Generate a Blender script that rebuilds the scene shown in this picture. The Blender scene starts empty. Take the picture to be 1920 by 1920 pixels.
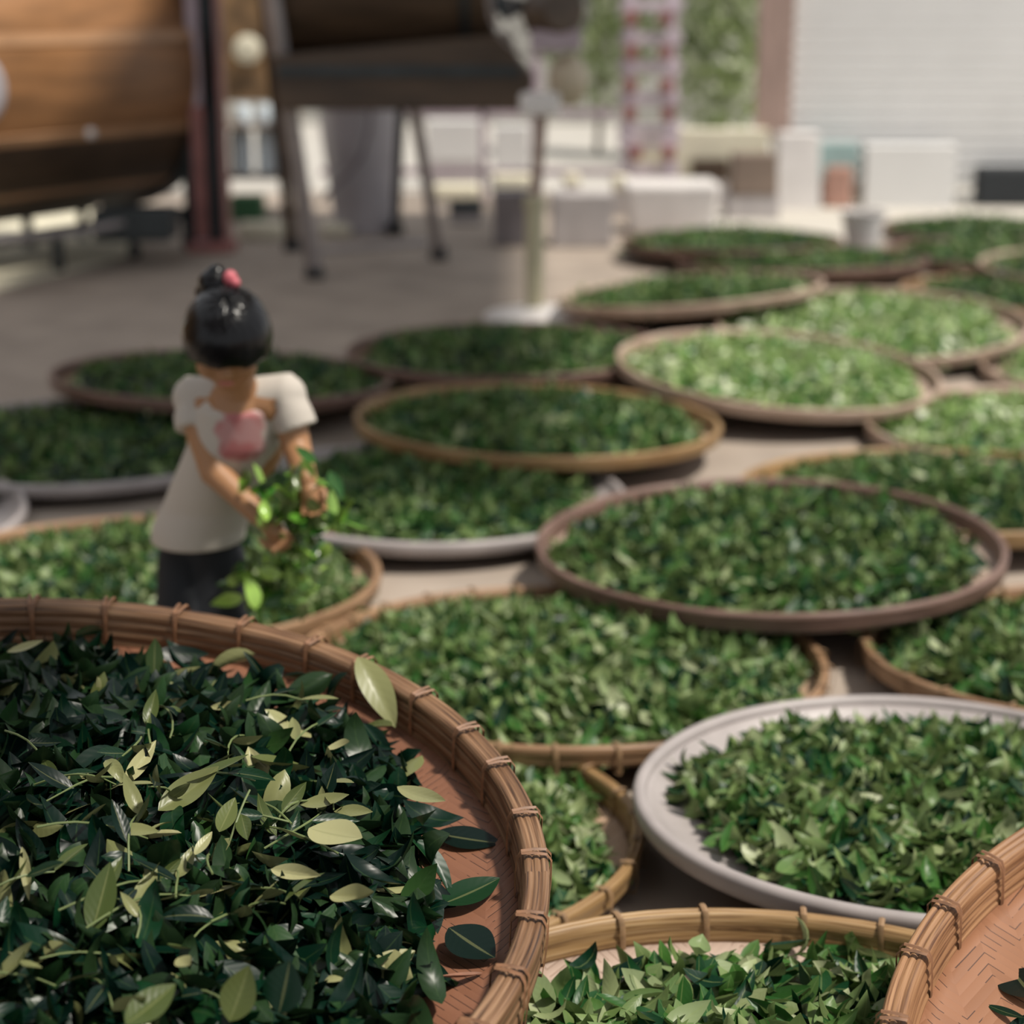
import bpy, bmesh, math, random
import numpy as np
from mathutils import Vector, Matrix, Euler
R = math.radians
PI = math.pi
SC = bpy.context.scene
COL = SC.collection

# ------------------------------------------------------------------ camera, world, sun, exposure
CAM_H = 1.4
PITCH = math.atan(960 / 3400)
cd = bpy.data.cameras.new('camera')
cam = bpy.data.objects.new('camera', cd)
COL.objects.link(cam)
cam.location = (0, 0, CAM_H)
cam.rotation_euler = (PI / 2 - PITCH, 0, 0)
cd.sensor_width = 36
cd.lens = 3400 / 1920 * 36
cd.clip_end = 300
cd.dof.use_dof = True
cd.dof.focus_distance = 2.18
cd.dof.aperture_fstop = 2.6
SC.camera = cam

w = bpy.data.worlds.new('world')
SC.world = w
w.use_nodes = True
bg = w.node_tree.nodes['Background']
bg.inputs[0].default_value = (0.95, 0.97, 1.0, 1)
bg.inputs[1].default_value = 0.43

sd = bpy.data.lights.new('sun', 'SUN')
sun = bpy.data.objects.new('sun', sd)
COL.objects.link(sun)
sd.energy = 2.8
sd.angle = R(5)
sd.color = (1.0, 0.93, 0.82)
sun.location = (6, -1, 9)
sun.rotation_euler = Vector((-0.50, 0.20, -1.0)).to_track_quat('-Z', 'Y').to_euler()

SC.view_settings.view_transform = 'Standard'
SC.view_settings.look = 'None'
SC.view_settings.gamma = 1
SC.view_settings.exposure = 0.80
SC.view_settings.use_curve_mapping = False


# ------------------------------------------------------------------ helpers
def at(px, py, Y):
    """world point on the vertical plane y = Y that the reference pixel shows"""
    k = (960 - py) / 3400
    c, s = math.cos(PITCH), math.sin(PITCH)
    zz = Y * (k * c - s) / (c + k * s)
    d = Y * c - zz * s
    return Vector(((px - 960) / 3400 * d, Y, CAM_H + zz))


def gnd(px, py, z=0.0):
    a = PITCH + math.atan((py - 960) / 3400)
    Y = (CAM_H - z) / math.tan(a)
    d = Y * math.cos(PITCH) + (CAM_H - z) * math.sin(PITCH)
    return Vector(((px - 960) / 3400 * d, Y, z))


def tag(o, label=None, cat=None, group=None, kind=None):
    if label: o['label'] = label
    if cat: o['category'] = cat
    if group: o['group'] = group
    if kind: o['kind'] = kind
    return o


def empty(name, loc=(0, 0, 0), label=None, cat=None, group=None, rot=None):
    o = bpy.data.objects.new(name, None)
    o.empty_display_size = 0.05
    COL.objects.link(o)
    o.location = loc
    if rot is not None: o.rotation_euler = rot
    tag(o, label, cat, group)
    return o


class MB:
    """collects verts / faces for one mesh"""
    def __init__(s):
        s.v = []; s.f = []; s.uv = None

    def add(s, vs, fs):
        n = len(s.v)
        s.v += [tuple(v) for v in vs]
        s.f += [tuple(i + n for i in f) for f in fs]

    def box(s, c, size, rot=None, taper=1.0):
        x, y, z = [k / 2 for k in size]
        vs = [Vector((a * x * (taper if d < 0 else 1), b * y * (taper if d < 0 else 1), d * z)) for d in (-1, 1) for a, b in ((-1, -1), (1, -1), (1, 1), (-1, 1))]
        if rot is not None:
            m = Euler(rot).to_matrix(); vs = [m @ v for v in vs]
        s.add([v + Vector(c) for v in vs], [(3, 2, 1, 0), (4, 5, 6, 7), (0, 1, 5, 4), (1, 2, 6, 5), (2, 3, 7, 6), (3, 0, 4, 7)])
        return s

    def tube(s, pts, rad, seg=12, cap=True):
        pts = [Vector(p) for p in pts]
        if not isinstance(rad, (list, tuple)): rad = [rad] * len(pts)
        up = None; rings = []
        for i, p in enumerate(pts):
            t = (pts[min(i + 1, len(pts) - 1)] - pts[max(i - 1, 0)]).normalized()
            if up is None:
                up = Vector((0, 0, 1)) if abs(t.z) < .9 else Vector((1, 0, 0))
            a = t.cross(up).normalized(); b = a.cross(t).normalized(); up = b
            rings.append([p + (a * math.cos(2 * PI * k / seg) + b * math.sin(2 * PI * k / seg)) * rad[i] for k in range(seg)])
        vs = [v for r in rings for v in r]
        fs = [(i * seg + k, i * seg + (k + 1) % seg, (i + 1) * seg + (k + 1) % seg, (i + 1) * seg + k) for i in range(len(pts) - 1) for k in range(seg)]
        if cap:
            fs.append(tuple(range(seg))[::-1]); fs.append(tuple(range((len(pts) - 1) * seg, len(pts) * seg)))
        s.add(vs, fs)
        return s

    def lathe(s, prof, seg=48, c=(0, 0, 0), axis=None, closed=False):
        vs = []; n = len(prof)
        for k in range(seg):
            a = 2 * PI * k / seg
            for r, z in prof: vs.append(Vector((r * math.cos(a), r * math.sin(a), z)))
        if axis is not None:
            q = Vector((0, 0, 1)).rotation_difference(Vector(axis)); vs = [q @ v for v in vs]
        fs = []
        for k in range(seg):
            k2 = (k + 1) % seg
            for i in range(n if closed else n - 1):
                j = (i + 1) % n
                fs.append((k * n + i, k2 * n + i, k2 * n + j, k * n + j))
        s.add([v + Vector(c) for v in vs], fs)
        return s

    def ball(s, c, r, sc=(1, 1, 1), seg=16, rings=10, rot=None):
        prof = [(math.sin(PI * i / rings), math.cos(PI * i / rings)) for i in range(rings + 1)]
        vs = []
        for k in range(seg):
            a = 2 * PI * k / seg
            for q, z in prof: vs.append(Vector((q * math.cos(a) * r * sc[0], q * math.sin(a) * r * sc[1], z * r * sc[2])))
        if rot is not None:
            m = Euler(rot).to_matrix() if not isinstance(rot, Matrix) else rot
            vs = [m @ v for v in vs]
        n = rings + 1
        s.add([v + Vector(c) for v in vs], [(k * n + i, k * n + i + 1, ((k + 1) % seg) * n + i + 1, ((k + 1) % seg) * n + i) for k in range(seg) for i in range(rings)])
        return s

    def build(s, name, mat, parent=None, smooth=False, bevel=0, label=None):
        me = bpy.data.meshes.new(name)
        me.from_pydata(s.v, [], s.f)
        bm = bmesh.new(); bm.from_mesh(me)
        bmesh.ops.remove_doubles(bm, verts=bm.verts, dist=1e-5)
        bmesh.ops.recalc_face_normals(bm, faces=bm.faces)
        bm.to_mesh(me); bm.free()
        if smooth: me.shade_smooth()
        me.materials.append(mat)
        o = bpy.data.objects.new(name, me)
        COL.objects.link(o)
        if parent: o.parent = parent
        if bevel:
            b = o.modifiers.new('bevel', 'BEVEL'); b.width = bevel; b.segments = 2; b.limit_method = 'ANGLE'
        if smooth:
            try: me.set_sharp_from_angle(angle=R(40))
            except Exception: pass
        if label: o['label'] = label
        return o


def nodes(m):
    m.use_nodes = True
    nt = m.node_tree
    return nt, nt.nodes['Principled BSDF']


def mat(name, col, rough=.6, var=.12, scale=12, metal=0, stretch=(1, 1, 1), bump=0.0, spec=.5, col2=None, sheen=0):
    m = bpy.data.materials.new(name)
    nt, b = nodes(m)
    N, L = nt.nodes, nt.links
    tc = N.new('ShaderNodeTexCoord'); mp = N.new('ShaderNodeMapping'); mp.inputs['Scale'].default_value = stretch
    L.new(tc.outputs['Object'], mp.inputs[0])
    no = N.new('ShaderNodeTexNoise'); no.inputs['Scale'].default_value = scale; no.inputs['Detail'].default_value = 5
    L.new(mp.outputs[0], no.inputs[0])
    rp = N.new('ShaderNodeValToRGB')
    c2 = col2 or tuple(c * (1 - 2.2 * var) for c in col)
    rp.color_ramp.elements[0].position = .3; rp.color_ramp.elements[1].position = .7
    rp.color_ramp.elements[0].color = (*c2, 1)
    rp.color_ramp.elements[1].color = (*[min(1, c * (1 + var)) for c in col], 1)
    L.new(no.outputs[0], rp.inputs[0]); L.new(rp.outputs[0], b.inputs['Base Color'])
    b.inputs['Roughness'].default_value = rough; b.inputs['Metallic'].default_value = metal
    b.inputs['Specular IOR Level'].default_value = spec
    if bump:
        bp = N.new('ShaderNodeBump'); bp.inputs['Strength'].default_value = bump; bp.inputs['Distance'].default_value = .01
        L.new(no.outputs[0], bp.inputs['Height']); L.new(bp.outputs[0], b.inputs['Normal'])
    return m


def leaf_mat(name, ramp, rough=.38, back=(.26, .33, .12), backmix=.45, trans=.25, spec=.3):
    """ramp: (position, colour) list over the per-leaf 'tone'"""
    m = bpy.data.materials.new(name)
    nt, b = nodes(m)
    N, L = nt.nodes, nt.links
    a = N.new('ShaderNodeAttribute'); a.attribute_name = 'tone'
    rp = N.new('ShaderNodeValToRGB')
    while len(rp.color_ramp.elements) < len(ramp): rp.color_ramp.elements.new(.5)
    for e, (p, c) in zip(rp.color_ramp.elements, ramp):
        e.position = p; e.color = (*c, 1)
    L.new(a.outputs['Fac'], rp.inputs[0])
    # paler midrib and side veins
    ac = N.new('ShaderNodeAttribute'); ac.attribute_name = 'across'
    al = N.new('ShaderNodeAttribute'); al.attribute_name = 'along'
    m1 = N.new('ShaderNodeMath'); m1.operation = 'LESS_THAN'; m1.inputs[1].default_value = .07
    ab = N.new('ShaderNodeMath'); ab.operation = 'ABSOLUTE'
    L.new(ac.outputs['Fac'], ab.inputs[0]); L.new(ab.outputs[0], m1.inputs[0])
    sb = N.new('ShaderNodeMath'); sb.operation = 'MULTIPLY_ADD'; sb.inputs[1].default_value = -.22
    L.new(ab.outputs[0], sb.inputs[0]); L.new(al.outputs['Fac'], sb.inputs[2])
    ms = N.new('ShaderNodeMath'); ms.operation = 'MULTIPLY'; ms.inputs[1].default_value = 48
    L.new(sb.outputs[0], ms.inputs[0])
    sn = N.new('ShaderNodeMath'); sn.operation = 'SINE'; L.new(ms.outputs[0], sn.inputs[0])
    mx = N.new('ShaderNodeMix'); mx.data_type = 'RGBA'; mx.blend_type = 'MIX'
    mm = N.new('ShaderNodeMath'); mm.operation = 'MULTIPLY'; mm.inputs[1].default_value = .35
    L.new(m1.outputs[0], mm.inputs[0])
    L.new(mm.outputs[0], mx.inputs[0]); L.new(rp.outputs[0], mx.inputs[6]); mx.inputs[7].default_value = (*back, 1)
    ge = N.new('ShaderNodeNewGeometry')
    bk = N.new('ShaderNodeMix'); bk.data_type = 'RGBA'
    bf = N.new('ShaderNodeMath'); bf.operation = 'MULTIPLY'; bf.inputs[1].default_value = backmix
    L.new(ge.outputs['Backfacing'], bf.inputs[0]); L.new(bf.outputs[0], bk.inputs[0])
    L.new(mx.outputs[2], bk.inputs[6]); bk.inputs[7].default_value = (*back, 1)
    L.new(bk.outputs[2], b.inputs['Base Color'])
    b.inputs['Roughness'].default_value = rough; b.inputs['Specular IOR Level'].default_value = spec
    bp = N.new('ShaderNodeBump'); bp.inputs['Strength'].default_value = .10; bp.inputs['Distance'].default_value = .0004
    L.new(sn.outputs[0], bp.inputs['Height']); L.new(bp.outputs[0], b.inputs['Normal'])
    tr = N.new('ShaderNodeBsdfTranslucent'); L.new(bk.outputs[2], tr.inputs[0])
    ms2 = N.new('ShaderNodeMixShader'); ms2.inputs[0].default_value = trans
    L.new(b.outputs[0], ms2.inputs[1]); L.new(tr.outputs[0], ms2.inputs[2])
    L.new(ms2.outputs[0], nt.nodes['Material Output'].inputs[0])
    return m


def rim_mat(name, ca, cb, groove, rough=.5, var2=None):
    m = bpy.data.materials.new(name)
    nt, b = nodes(m); N, L = nt.nodes, nt.links
    uv = N.new('ShaderNodeUVMap')
    mp = N.new('ShaderNodeMapping'); mp.inputs['Scale'].default_value = (7, 260, 1)
    L.new(uv.outputs[0], mp.inputs[0])
    no = N.new('ShaderNodeTexNoise'); no.inputs['Scale'].default_value = 1; no.inputs['Detail'].default_value = 6
    L.new(mp.outputs[0], no.inputs[0])
    rp = N.new('ShaderNodeValToRGB')
    rp.color_ramp.elements[0].position = .33; rp.color_ramp.elements[0].color = (*groove, 1)
    rp.color_ramp.elements[1].position = .68; rp.color_ramp.elements[1].color = (*cb, 1)
    e = rp.color_ramp.elements.new(.47); e.color = (*ca, 1)
    L.new(no.outputs[0], rp.inputs[0])
    # slow variation around the hoop
    mp2 = N.new('ShaderNodeMapping'); mp2.inputs['Scale'].default_value = (5, 14, 1)
    L.new(uv.outputs[0], mp2.inputs[0])
    n2 = N.new('ShaderNodeTexNoise'); n2.inputs['Scale'].default_value = 1; L.new(mp2.outputs[0], n2.inputs[0])
    mx = N.new('ShaderNodeMix'); mx.data_type = 'RGBA'; mx.blend_type = 'MULTIPLY'; mx.inputs[0].default_value = .6
    r2 = N.new('ShaderNodeValToRGB'); r2.color_ramp.elements[0].position = .35; r2.color_ramp.elements[1].position = .65
    r2.color_ramp.elements[0].color = (.5, .42, .36, 1)
    L.new(n2.outputs[0], r2.inputs[0]); L.new(rp.outputs[0], mx.inputs[6]); L.new(r2.outputs[0], mx.inputs[7])
    L.new(mx.outputs[2], b.inputs['Base Color'])
    b.inputs['Roughness'].default_value = rough
    bp = N.new('ShaderNodeBump'); bp.inputs['Strength'].default_value = .5; bp.inputs['Distance'].default_value = .002
    L.new(no.outputs[0], bp.inputs['Height']); L.new(bp.outputs[0], b.inputs['Normal'])
    return m


def weave_mat(name, ca, cb, slit, p=.017, wcol=.055, rough=.6):
    """herringbone twill of flat bamboo strips, in the tray's own coordinates"""
    m = bpy.data.materials.new(name)
    nt, b = nodes(m); N, L = nt.nodes, nt.links
    tc = N.new('ShaderNodeTexCoord'); sp = N.new('ShaderNodeSeparateXYZ'); L.new(tc.outputs['Object'], sp.inputs[0])

    def M(op, a=None, bb=None, c=None):
        n = N.new('ShaderNodeMath'); n.operation = op
        for i, q in enumerate((a, bb, c)):
            if q is None: continue
            if isinstance(q, (int, float)): n.inputs[i].default_value = q
            else: L.new(q, n.inputs[i])
        return n.outputs[0]
    x = M('ADD', sp.outputs[0], 20.0); y = M('ADD', sp.outputs[1], 20.0)
    tri = M('PINGPONG', x, wcol)
    q = M('DIVIDE', M('ADD', y, M('MULTIPLY', tri, 1.15)), p)
    fr = M('FRACT', q)
    line = M('LESS_THAN', fr, .10)
    row = M('FLOOR', q); colm = M('FLOOR', M('DIVIDE', x, wcol))
    cmb = N.new('ShaderNodeCombineXYZ'); L.new(row, cmb.inputs[0]); L.new(colm, cmb.inputs[1])
    wn = N.new('ShaderNodeTexWhiteNoise'); wn.noise_dimensions = '2D'; L.new(cmb.outputs[0], wn.inputs[0])
    no = N.new('ShaderNodeTexNoise'); no.inputs['Scale'].default_value = 26; L.new(tc.outputs['Object'], no.inputs[0])
    slitm = M('MULTIPLY', line, M('GREATER_THAN', no.outputs[0], .5))
    mx = N.new('ShaderNodeMix'); mx.data_type = 'RGBA'
    L.new(M('MULTIPLY_ADD', wn.outputs[0], .6, M('MULTIPLY', no.outputs[0], .4)), mx.inputs[0]); mx.inputs[6].default_value = (*ca, 1); mx.inputs[7].default_value = (*cb, 1)
    m2 = N.new('ShaderNodeMix'); m2.data_type = 'RGBA'
    L.new(slitm, m2.inputs[0]); L.new(mx.outputs[2], m2.inputs[6]); m2.inputs[7].default_value = (*slit, 1)
    L.new(m2.outputs[2], b.inputs['Base Color'])
    b.inputs['Roughness'].default_value = rough
    bp = N.new('ShaderNodeBump'); bp.inputs['Strength'].default_value = .6; bp.inputs['Distance'].default_value = .002
    L.new(M('MULTIPLY', fr, M('SUBTRACT', 1.15, fr)), bp.inputs['Height']); L.new(bp.outputs[0], b.inputs['Normal'])
    return m


# ------------------------------------------------------------------ materials
M_floor = mat('floor_concrete', (.33, .275, .23), .85, .10, 3.2, bump=.12)
M_floor2 = mat('pale_concrete', (.50, .47, .42), .8, .05, 2)
M_ground = mat('outside_ground', (.42, .40, .37), .9, .05, 1.5)
M_shade = mat('shade_slab_sheet', (.35, .33, .31), .7, .1, 2)  # for the unseen slabs added to cast shade
M_white = mat('white_paint', (.70, .67, .66), .4, .05, 6)
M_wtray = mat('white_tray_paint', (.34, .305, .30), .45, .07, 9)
M_yard = mat('yard_wall_plaster', (.40, .39, .36), .8, .1, 3)
M_shutter = mat('shutter_white', (.66, .655, .65), .5, .02, 3)
M_steel = mat('grey_steel', (.34, .31, .31), .42, .1, 8, metal=.3)
M_dsteel = mat('dark_steel', (.035, .045, .05), .5, .15, 8, metal=.2)
M_lav = mat('lavender_steel', (.42, .34, .39), .45, .1, 6)
M_red = mat('red_oxide_steel', (.30, .12, .11), .5, .15, 6)
M_black = mat('black_rubber', (.012, .016, .02), .6, .1, 8)
M_wood = mat('drum_wood', (.28, .135, .055), .45, .16, 2.2, stretch=(1, 1, 6))
M_woodp = mat('drum_strip_wood', (.42, .24, .13), .45, .1, 3)
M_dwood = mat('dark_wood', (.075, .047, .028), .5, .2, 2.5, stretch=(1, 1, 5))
M_post = mat('post_wood', (.36, .255, .22), .6, .1, 3, stretch=(6, 6, 1))
M_bin = mat('bin_metal', (.42, .40, .43), .4, .08, 3)
M_blue = mat('pale_blue_plastic', (.70, .80, .88), .4, .04, 5)
M_cream = mat('cream_sack', (.70, .66, .52), .8, .05, 5)
M_card = mat('cardboard', (.20, .15, .12), .8, .08, 5)
M_crate = mat('grey_block', (.20, .18, .19), .7, .12, 6)
M_lcrate = mat('pale_block', (.42, .39, .39), .7, .08, 6)
M_olive = mat('olive_paint', (.46, .43, .30), .4, .06, 5)
M_tan = mat('tan_paint', (.36, .27, .23), .45, .08, 5)
M_lav2 = mat('pale_lavender_paint', (.58, .50, .57), .5, .08, 6)
M_red2 = mat('faded_red_brick', (.26, .10, .09), .7, .15, 6)
M_joint = mat('beige_paint', (.46, .39, .29), .4, .06, 5)
M_green = mat('green_plastic', (.03, .12, .05), .5, .1, 5)
M_rib = mat('brown_wall', (.22, .13, .06), .7, .3, 5)
M_teal = mat('teal_plastic', (.27, .38, .38), .5, .05, 5)
M_salmon = mat('salmon_cloth', (.42, .24, .19), .8, .1, 5)
M_trunk = mat('bark', (.14, .11, .08), .8, .2, 12)

RIMS = {
    'tan': rim_mat('bamboo_rim_tan', (0.288, 0.169, 0.090), (0.374, 0.238, 0.137), (0.122, 0.061, 0.029)),
    'gold': rim_mat('bamboo_rim_gold', (0.317, 0.194, 0.079), (0.396, 0.266, 0.137), (0.144, 0.072, 0.029)),
    'brown': rim_mat('bamboo_rim_brown', (0.173, 0.104, 0.083), (0.238, 0.151, 0.122), (0.065, 0.036, 0.029)),
    'pale': rim_mat('bamboo_rim_pale', (0.450, 0.337, 0.263), (0.543, 0.430, 0.356), (0.243, 0.150, 0.103)),
    'near': rim_mat('bamboo_rim_near', (0.195, 0.103, 0.051), (0.328, 0.201, 0.116), (0.047, 0.023, 0.013)),
    'near_gold': rim_mat('bamboo_rim_near_gold', (0.288, 0.148, 0.068), (0.368, 0.208, 0.104), (0.104, 0.044, 0.020)),
}
BASES = {
    'tan': weave_mat('bamboo_weave_tan', (0.374, 0.245, 0.158), (0.432, 0.302, 0.216), (0.144, 0.072, 0.036)),
    'near': weave_mat('bamboo_weave_near', (0.161, 0.065, 0.034), (0.223, 0.096, 0.053), (0.037, 0.014, 0.007)),  # shade inside the foreground basket put into the darker weave colour
    'empty': weave_mat('bamboo_weave_empty', (0.216, 0.094, 0.045), (0.274, 0.126, 0.065), (0.050, 0.018, 0.009), p=.020, wcol=.050),
    'pale': weave_mat('bamboo_weave_pale', (0.396, 0.288, 0.230), (0.446, 0.346, 0.288), (0.180, 0.108, 0.072)),
}
M_bind2 = mat('cane_binding', (.27, .165, .085), .5, .18, 60)
M_bind = mat('rattan_binding', (0.225, 0.109, 0.054), .5, .18, 60)

RAMP_MID = [(0, (.002, .020, .012)), (.30, (.010, .062, .016)), (.6, (.045, .135, .022)), (.85, (.17, .25, .095)), (1, (.37, .41, .24))]
RAMP_NEAR = [(0, (.001, .007, .006)), (.35, (.002, .015, .008)), (.65, (.006, .032, .010)), (.88, (.085, .105, .03)), (1, (.36, .35, .18))]  # dark fresh leaves, with foreground shade put into the colours too
RAMP_LIT = [(0, (0.025, 0.112, 0.025)), (.30, (0.112, 0.250, 0.050)), (.6, (0.275, 0.425, 0.125)), (.85, (0.475, 0.575, 0.300)), (1, (0.76, 0.79, 0.64))]  # sunshine on the right-hand trays put into brighter leaf colours
L_mid = leaf_mat('tea_leaf_mid', RAMP_MID)
L_near = leaf_mat('tea_leaf_near', RAMP_NEAR, rough=.33, spec=.22, back=(.20, .21, .09), backmix=.45, trans=.10)
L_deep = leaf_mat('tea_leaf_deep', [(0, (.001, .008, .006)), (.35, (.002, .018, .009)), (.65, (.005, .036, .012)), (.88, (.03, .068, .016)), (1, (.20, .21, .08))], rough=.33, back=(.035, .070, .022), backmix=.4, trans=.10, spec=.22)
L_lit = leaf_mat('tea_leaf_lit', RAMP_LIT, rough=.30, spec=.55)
L_bunch = leaf_mat('tea_leaf_bunch', [(0, (.004, .035, .01)), (.4, (.04, .17, .02)), (.7, (.18, .42, .04)), (1, (.42, .62, .14))], rough=.22, spec=.6)
L_tree = leaf_mat('tree_leaf', [(0, (.22, .30, .10)), (.5, (.52, .58, .38)), (1, (.78, .80, .68))], rough=.5, trans=.4)  # washed-out sunlight put into the pale foliage colours


# ------------------------------------------------------------------ leaves
def leaf_template(ns, nt):
    """(s, t) grid points of one leaf and its quads"""
    S = np.linspace(0, 1, ns); T = np.linspace(-1, 1, nt)
    st = np.array([(s, t) for s in S for t in T])
    f = [(i * nt + j, (i + 1) * nt + j, (i + 1) * nt + j + 1, i * nt + j + 1) for i in range(ns - 1) for j in range(nt - 1)]
    return st, np.array(f)


def leaf_points(rng, n, L, W, fold, curl, twist, ns, nt):
    """n leaves lying along +x with their base at the origin: (n, P, 3)"""
    st, f = leaf_template(ns, nt)
    s, t = st[:, 0][None], st[:, 1][None]
    wp = np.sin(PI * np.clip(s, 0, 1) ** .85) ** .8
    wp = np.clip(wp, .03, 1)
    L = L[:, None]; W = W[:, None]; fold = fold[:, None]; curl = curl[:, None]; twist = twist[:, None]
    th = curl * s
    cx = np.where(np.abs(curl) > 1e-3, np.sin(th) / (curl + 1e-9), s)
    cz = np.where(np.abs(curl) > 1e-3, (1 - np.cos(th)) / (curl + 1e-9), 0)
    lat = t * wp * W / 2
    fl = fold * (.6 + .4 * s)
    y = lat * np.cos(fl); up = np.abs(lat) * np.sin(fl)
    tw = twist * (s - .3)
    y, up = y * np.cos(tw) - up * np.sin(tw), y * np.sin(tw) + up * np.cos(tw)
    x = L * cx - up * np.sin(th); z = L * cz + up * np.cos(th)
    P = np.stack([x, y + 0 * x, z], -1)
    P[..., 0] -= (L / 2)
    return P, f, st


def rotmats(yaw, pitch, roll):
    cy, sy, cp, sp, cr, sr = np.cos(yaw), np.sin(yaw), np.cos(pitch), np.sin(pitch), np.cos(roll), np.sin(roll)
    m = np.empty((len(yaw), 3, 3))
    m[:, 0, 0] = cy * cp; m[:, 0, 1] = cy * sp * sr - sy * cr; m[:, 0, 2] = cy * sp * cr + sy * sr
    m[:, 1, 0] = sy * cp; m[:, 1, 1] = sy * sp * sr + cy * cr; m[:, 1, 2] = sy * sp * cr - cy * sr
    m[:, 2, 0] = -sp; m[:, 2, 1] = cp * sr; m[:, 2, 2] = cp * cr
    return m


def np_mesh(name, V, F, tone, across, along, m, smooth=True):
    me = bpy.data.meshes.new(name)
    me.vertices.add(len(V)); me.vertices.foreach_set('co', V.astype(np.float32).ravel())
    me.loops.add(F.size); me.loops.foreach_set('vertex_index', F.astype(np.int32).ravel())
    me.polygons.add(len(F))
    me.polygons.foreach_set('loop_start', np.arange(0, F.size, 4, dtype=np.int32))
    me.polygons.foreach_set('loop_total', np.full(len(F), 4, dtype=np.int32))
    for nm, a in (('tone', tone), ('across', across), ('along', along)):
        at_ = me.attributes.new(nm, 'FLOAT', 'POINT'); at_.data.foreach_set('value', a.astype(np.float32))
    me.update(calc_edges=True)
    if smooth: me.shade_smooth()
    me.materials.append(m)
    return me


def leaves_arrays(rng, pos, Lr=(.045, .075), tone=None, tilt=.55, ns=5, nt=3, wr=(.33, .46), yaw=None, curl=.9, pitch=None, roll=None):
    n = len(pos)
    L = rng.uniform(*Lr, n); W = L * rng.uniform(*wr, n)
    P, f, st = leaf_points(rng, n, L, W, rng.uniform(.1, .95, n), rng.normal(.1, curl * 1.25, n), rng.normal(0, .5, n), ns, nt)
    yaw = rng.uniform(0, 2 * PI, n) if yaw is None else yaw
    pit = rng.normal(0, tilt, n) if pitch is None else pitch
    rol = rng.normal(0, tilt, n) if roll is None else roll
    flip = rng.random(n) < .3
    rol = rol + np.where(flip, PI, 0)
    m = rotmats(yaw, pit, rol)
    V = np.einsum('nij,npj->npi', m, P) + pos[:, None, :]
    tone = rng.beta(1.3, 1.9, n) if tone is None else tone
    k = P.shape[1]
    F = (f[None] + (np.arange(n) * k)[:, None, None]).reshape(-1, 4)
    return V.reshape(-1, 3), F, np.repeat(tone, k), np.tile(st[:, 1], n), np.tile(st[:, 0], n)


def heap_h(x, y, Rf, top, ph):
    q = np.sqrt(x * x + y * y) / Rf
    hh = top * np.clip(1 - q ** 3.2, 0, 1)
    return -.048 + hh * (1 + .16 * np.sin(9 * x + ph) * np.cos(8 * y + 2 * ph)) + .004 * np.sin(31 * x + ph) * np.sin(27 * y)


def make_heap(name, seed, Rf, n, top, m, centre=(0, 0), Lr=(.045, .075), tone=None, tilt=.55, ragged=.06, ns=5, zoff=0.0):
    rng = np.random.default_rng(seed)
    ph = rng.uniform(0, 6)
    nn = n
    a = rng.uniform(0, 2 * PI, nn)
    edge = 1 + ragged * np.sin(3 * a + ph) + ragged * .7 * np.sin(7 * a + 2 * ph)
    q = np.sqrt(rng.random(nn)) * edge
    x = q * Rf * np.cos(a); y = q * Rf * np.sin(a)
    z = heap_h(x, y, Rf * 1.03, top, ph) + rng.uniform(.002, .016, nn)
    pos = np.stack([x, y, z], -1)
    tn = None
    if tone is not None: tn = np.clip(rng.beta(tone[0], tone[1], nn), 0, 1)
    V, F, T, A, S = leaves_arrays(rng, pos, Lr, tn, tilt, ns=ns)
    V[:, 2] = np.maximum(V[:, 2], -.053)
    # body of the heap under the top leaves
    nr, na = 14, 60
    gv = []; 
    for i in range(nr + 1):
        for k in range(na):
            aa = 2 * PI * k / na
            e = 1 + ragged * math.sin(3 * aa + ph) + ragged * .7 * math.sin(7 * aa + 2 * ph)
            rr = Rf * .97 * e * i / nr
            gx, gy = rr * math.cos(aa), rr * math.sin(aa)
            gz = float(heap_h(gx, gy, Rf * 1.03, top, ph)) - (.004 if i < nr else .012)
            gv.append((gx, gy, max(gz, -.056)))
    gf = [(i * na + k, i * na + (k + 1) % na, (i + 1) * na + (k + 1) % na, (i + 1) * na + k) for i in range(nr) for k in range(na)]
    gf = np.array(gf)[:, ::-1] + len(V)
    V = np.concatenate([V, np.array(gv)]); F = np.concatenate([F, gf])
    g = len(gv)
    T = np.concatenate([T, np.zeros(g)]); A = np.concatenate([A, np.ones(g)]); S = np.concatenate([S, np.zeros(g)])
    V[:, 0] += centre[0]; V[:, 1] += centre[1]; V[:, 2] += zoff
    me = np_mesh(name, V, F, T, A, S, m)
    o = bpy.data.objects.new(name, me); COL.objects.link(o)
    return o


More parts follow.
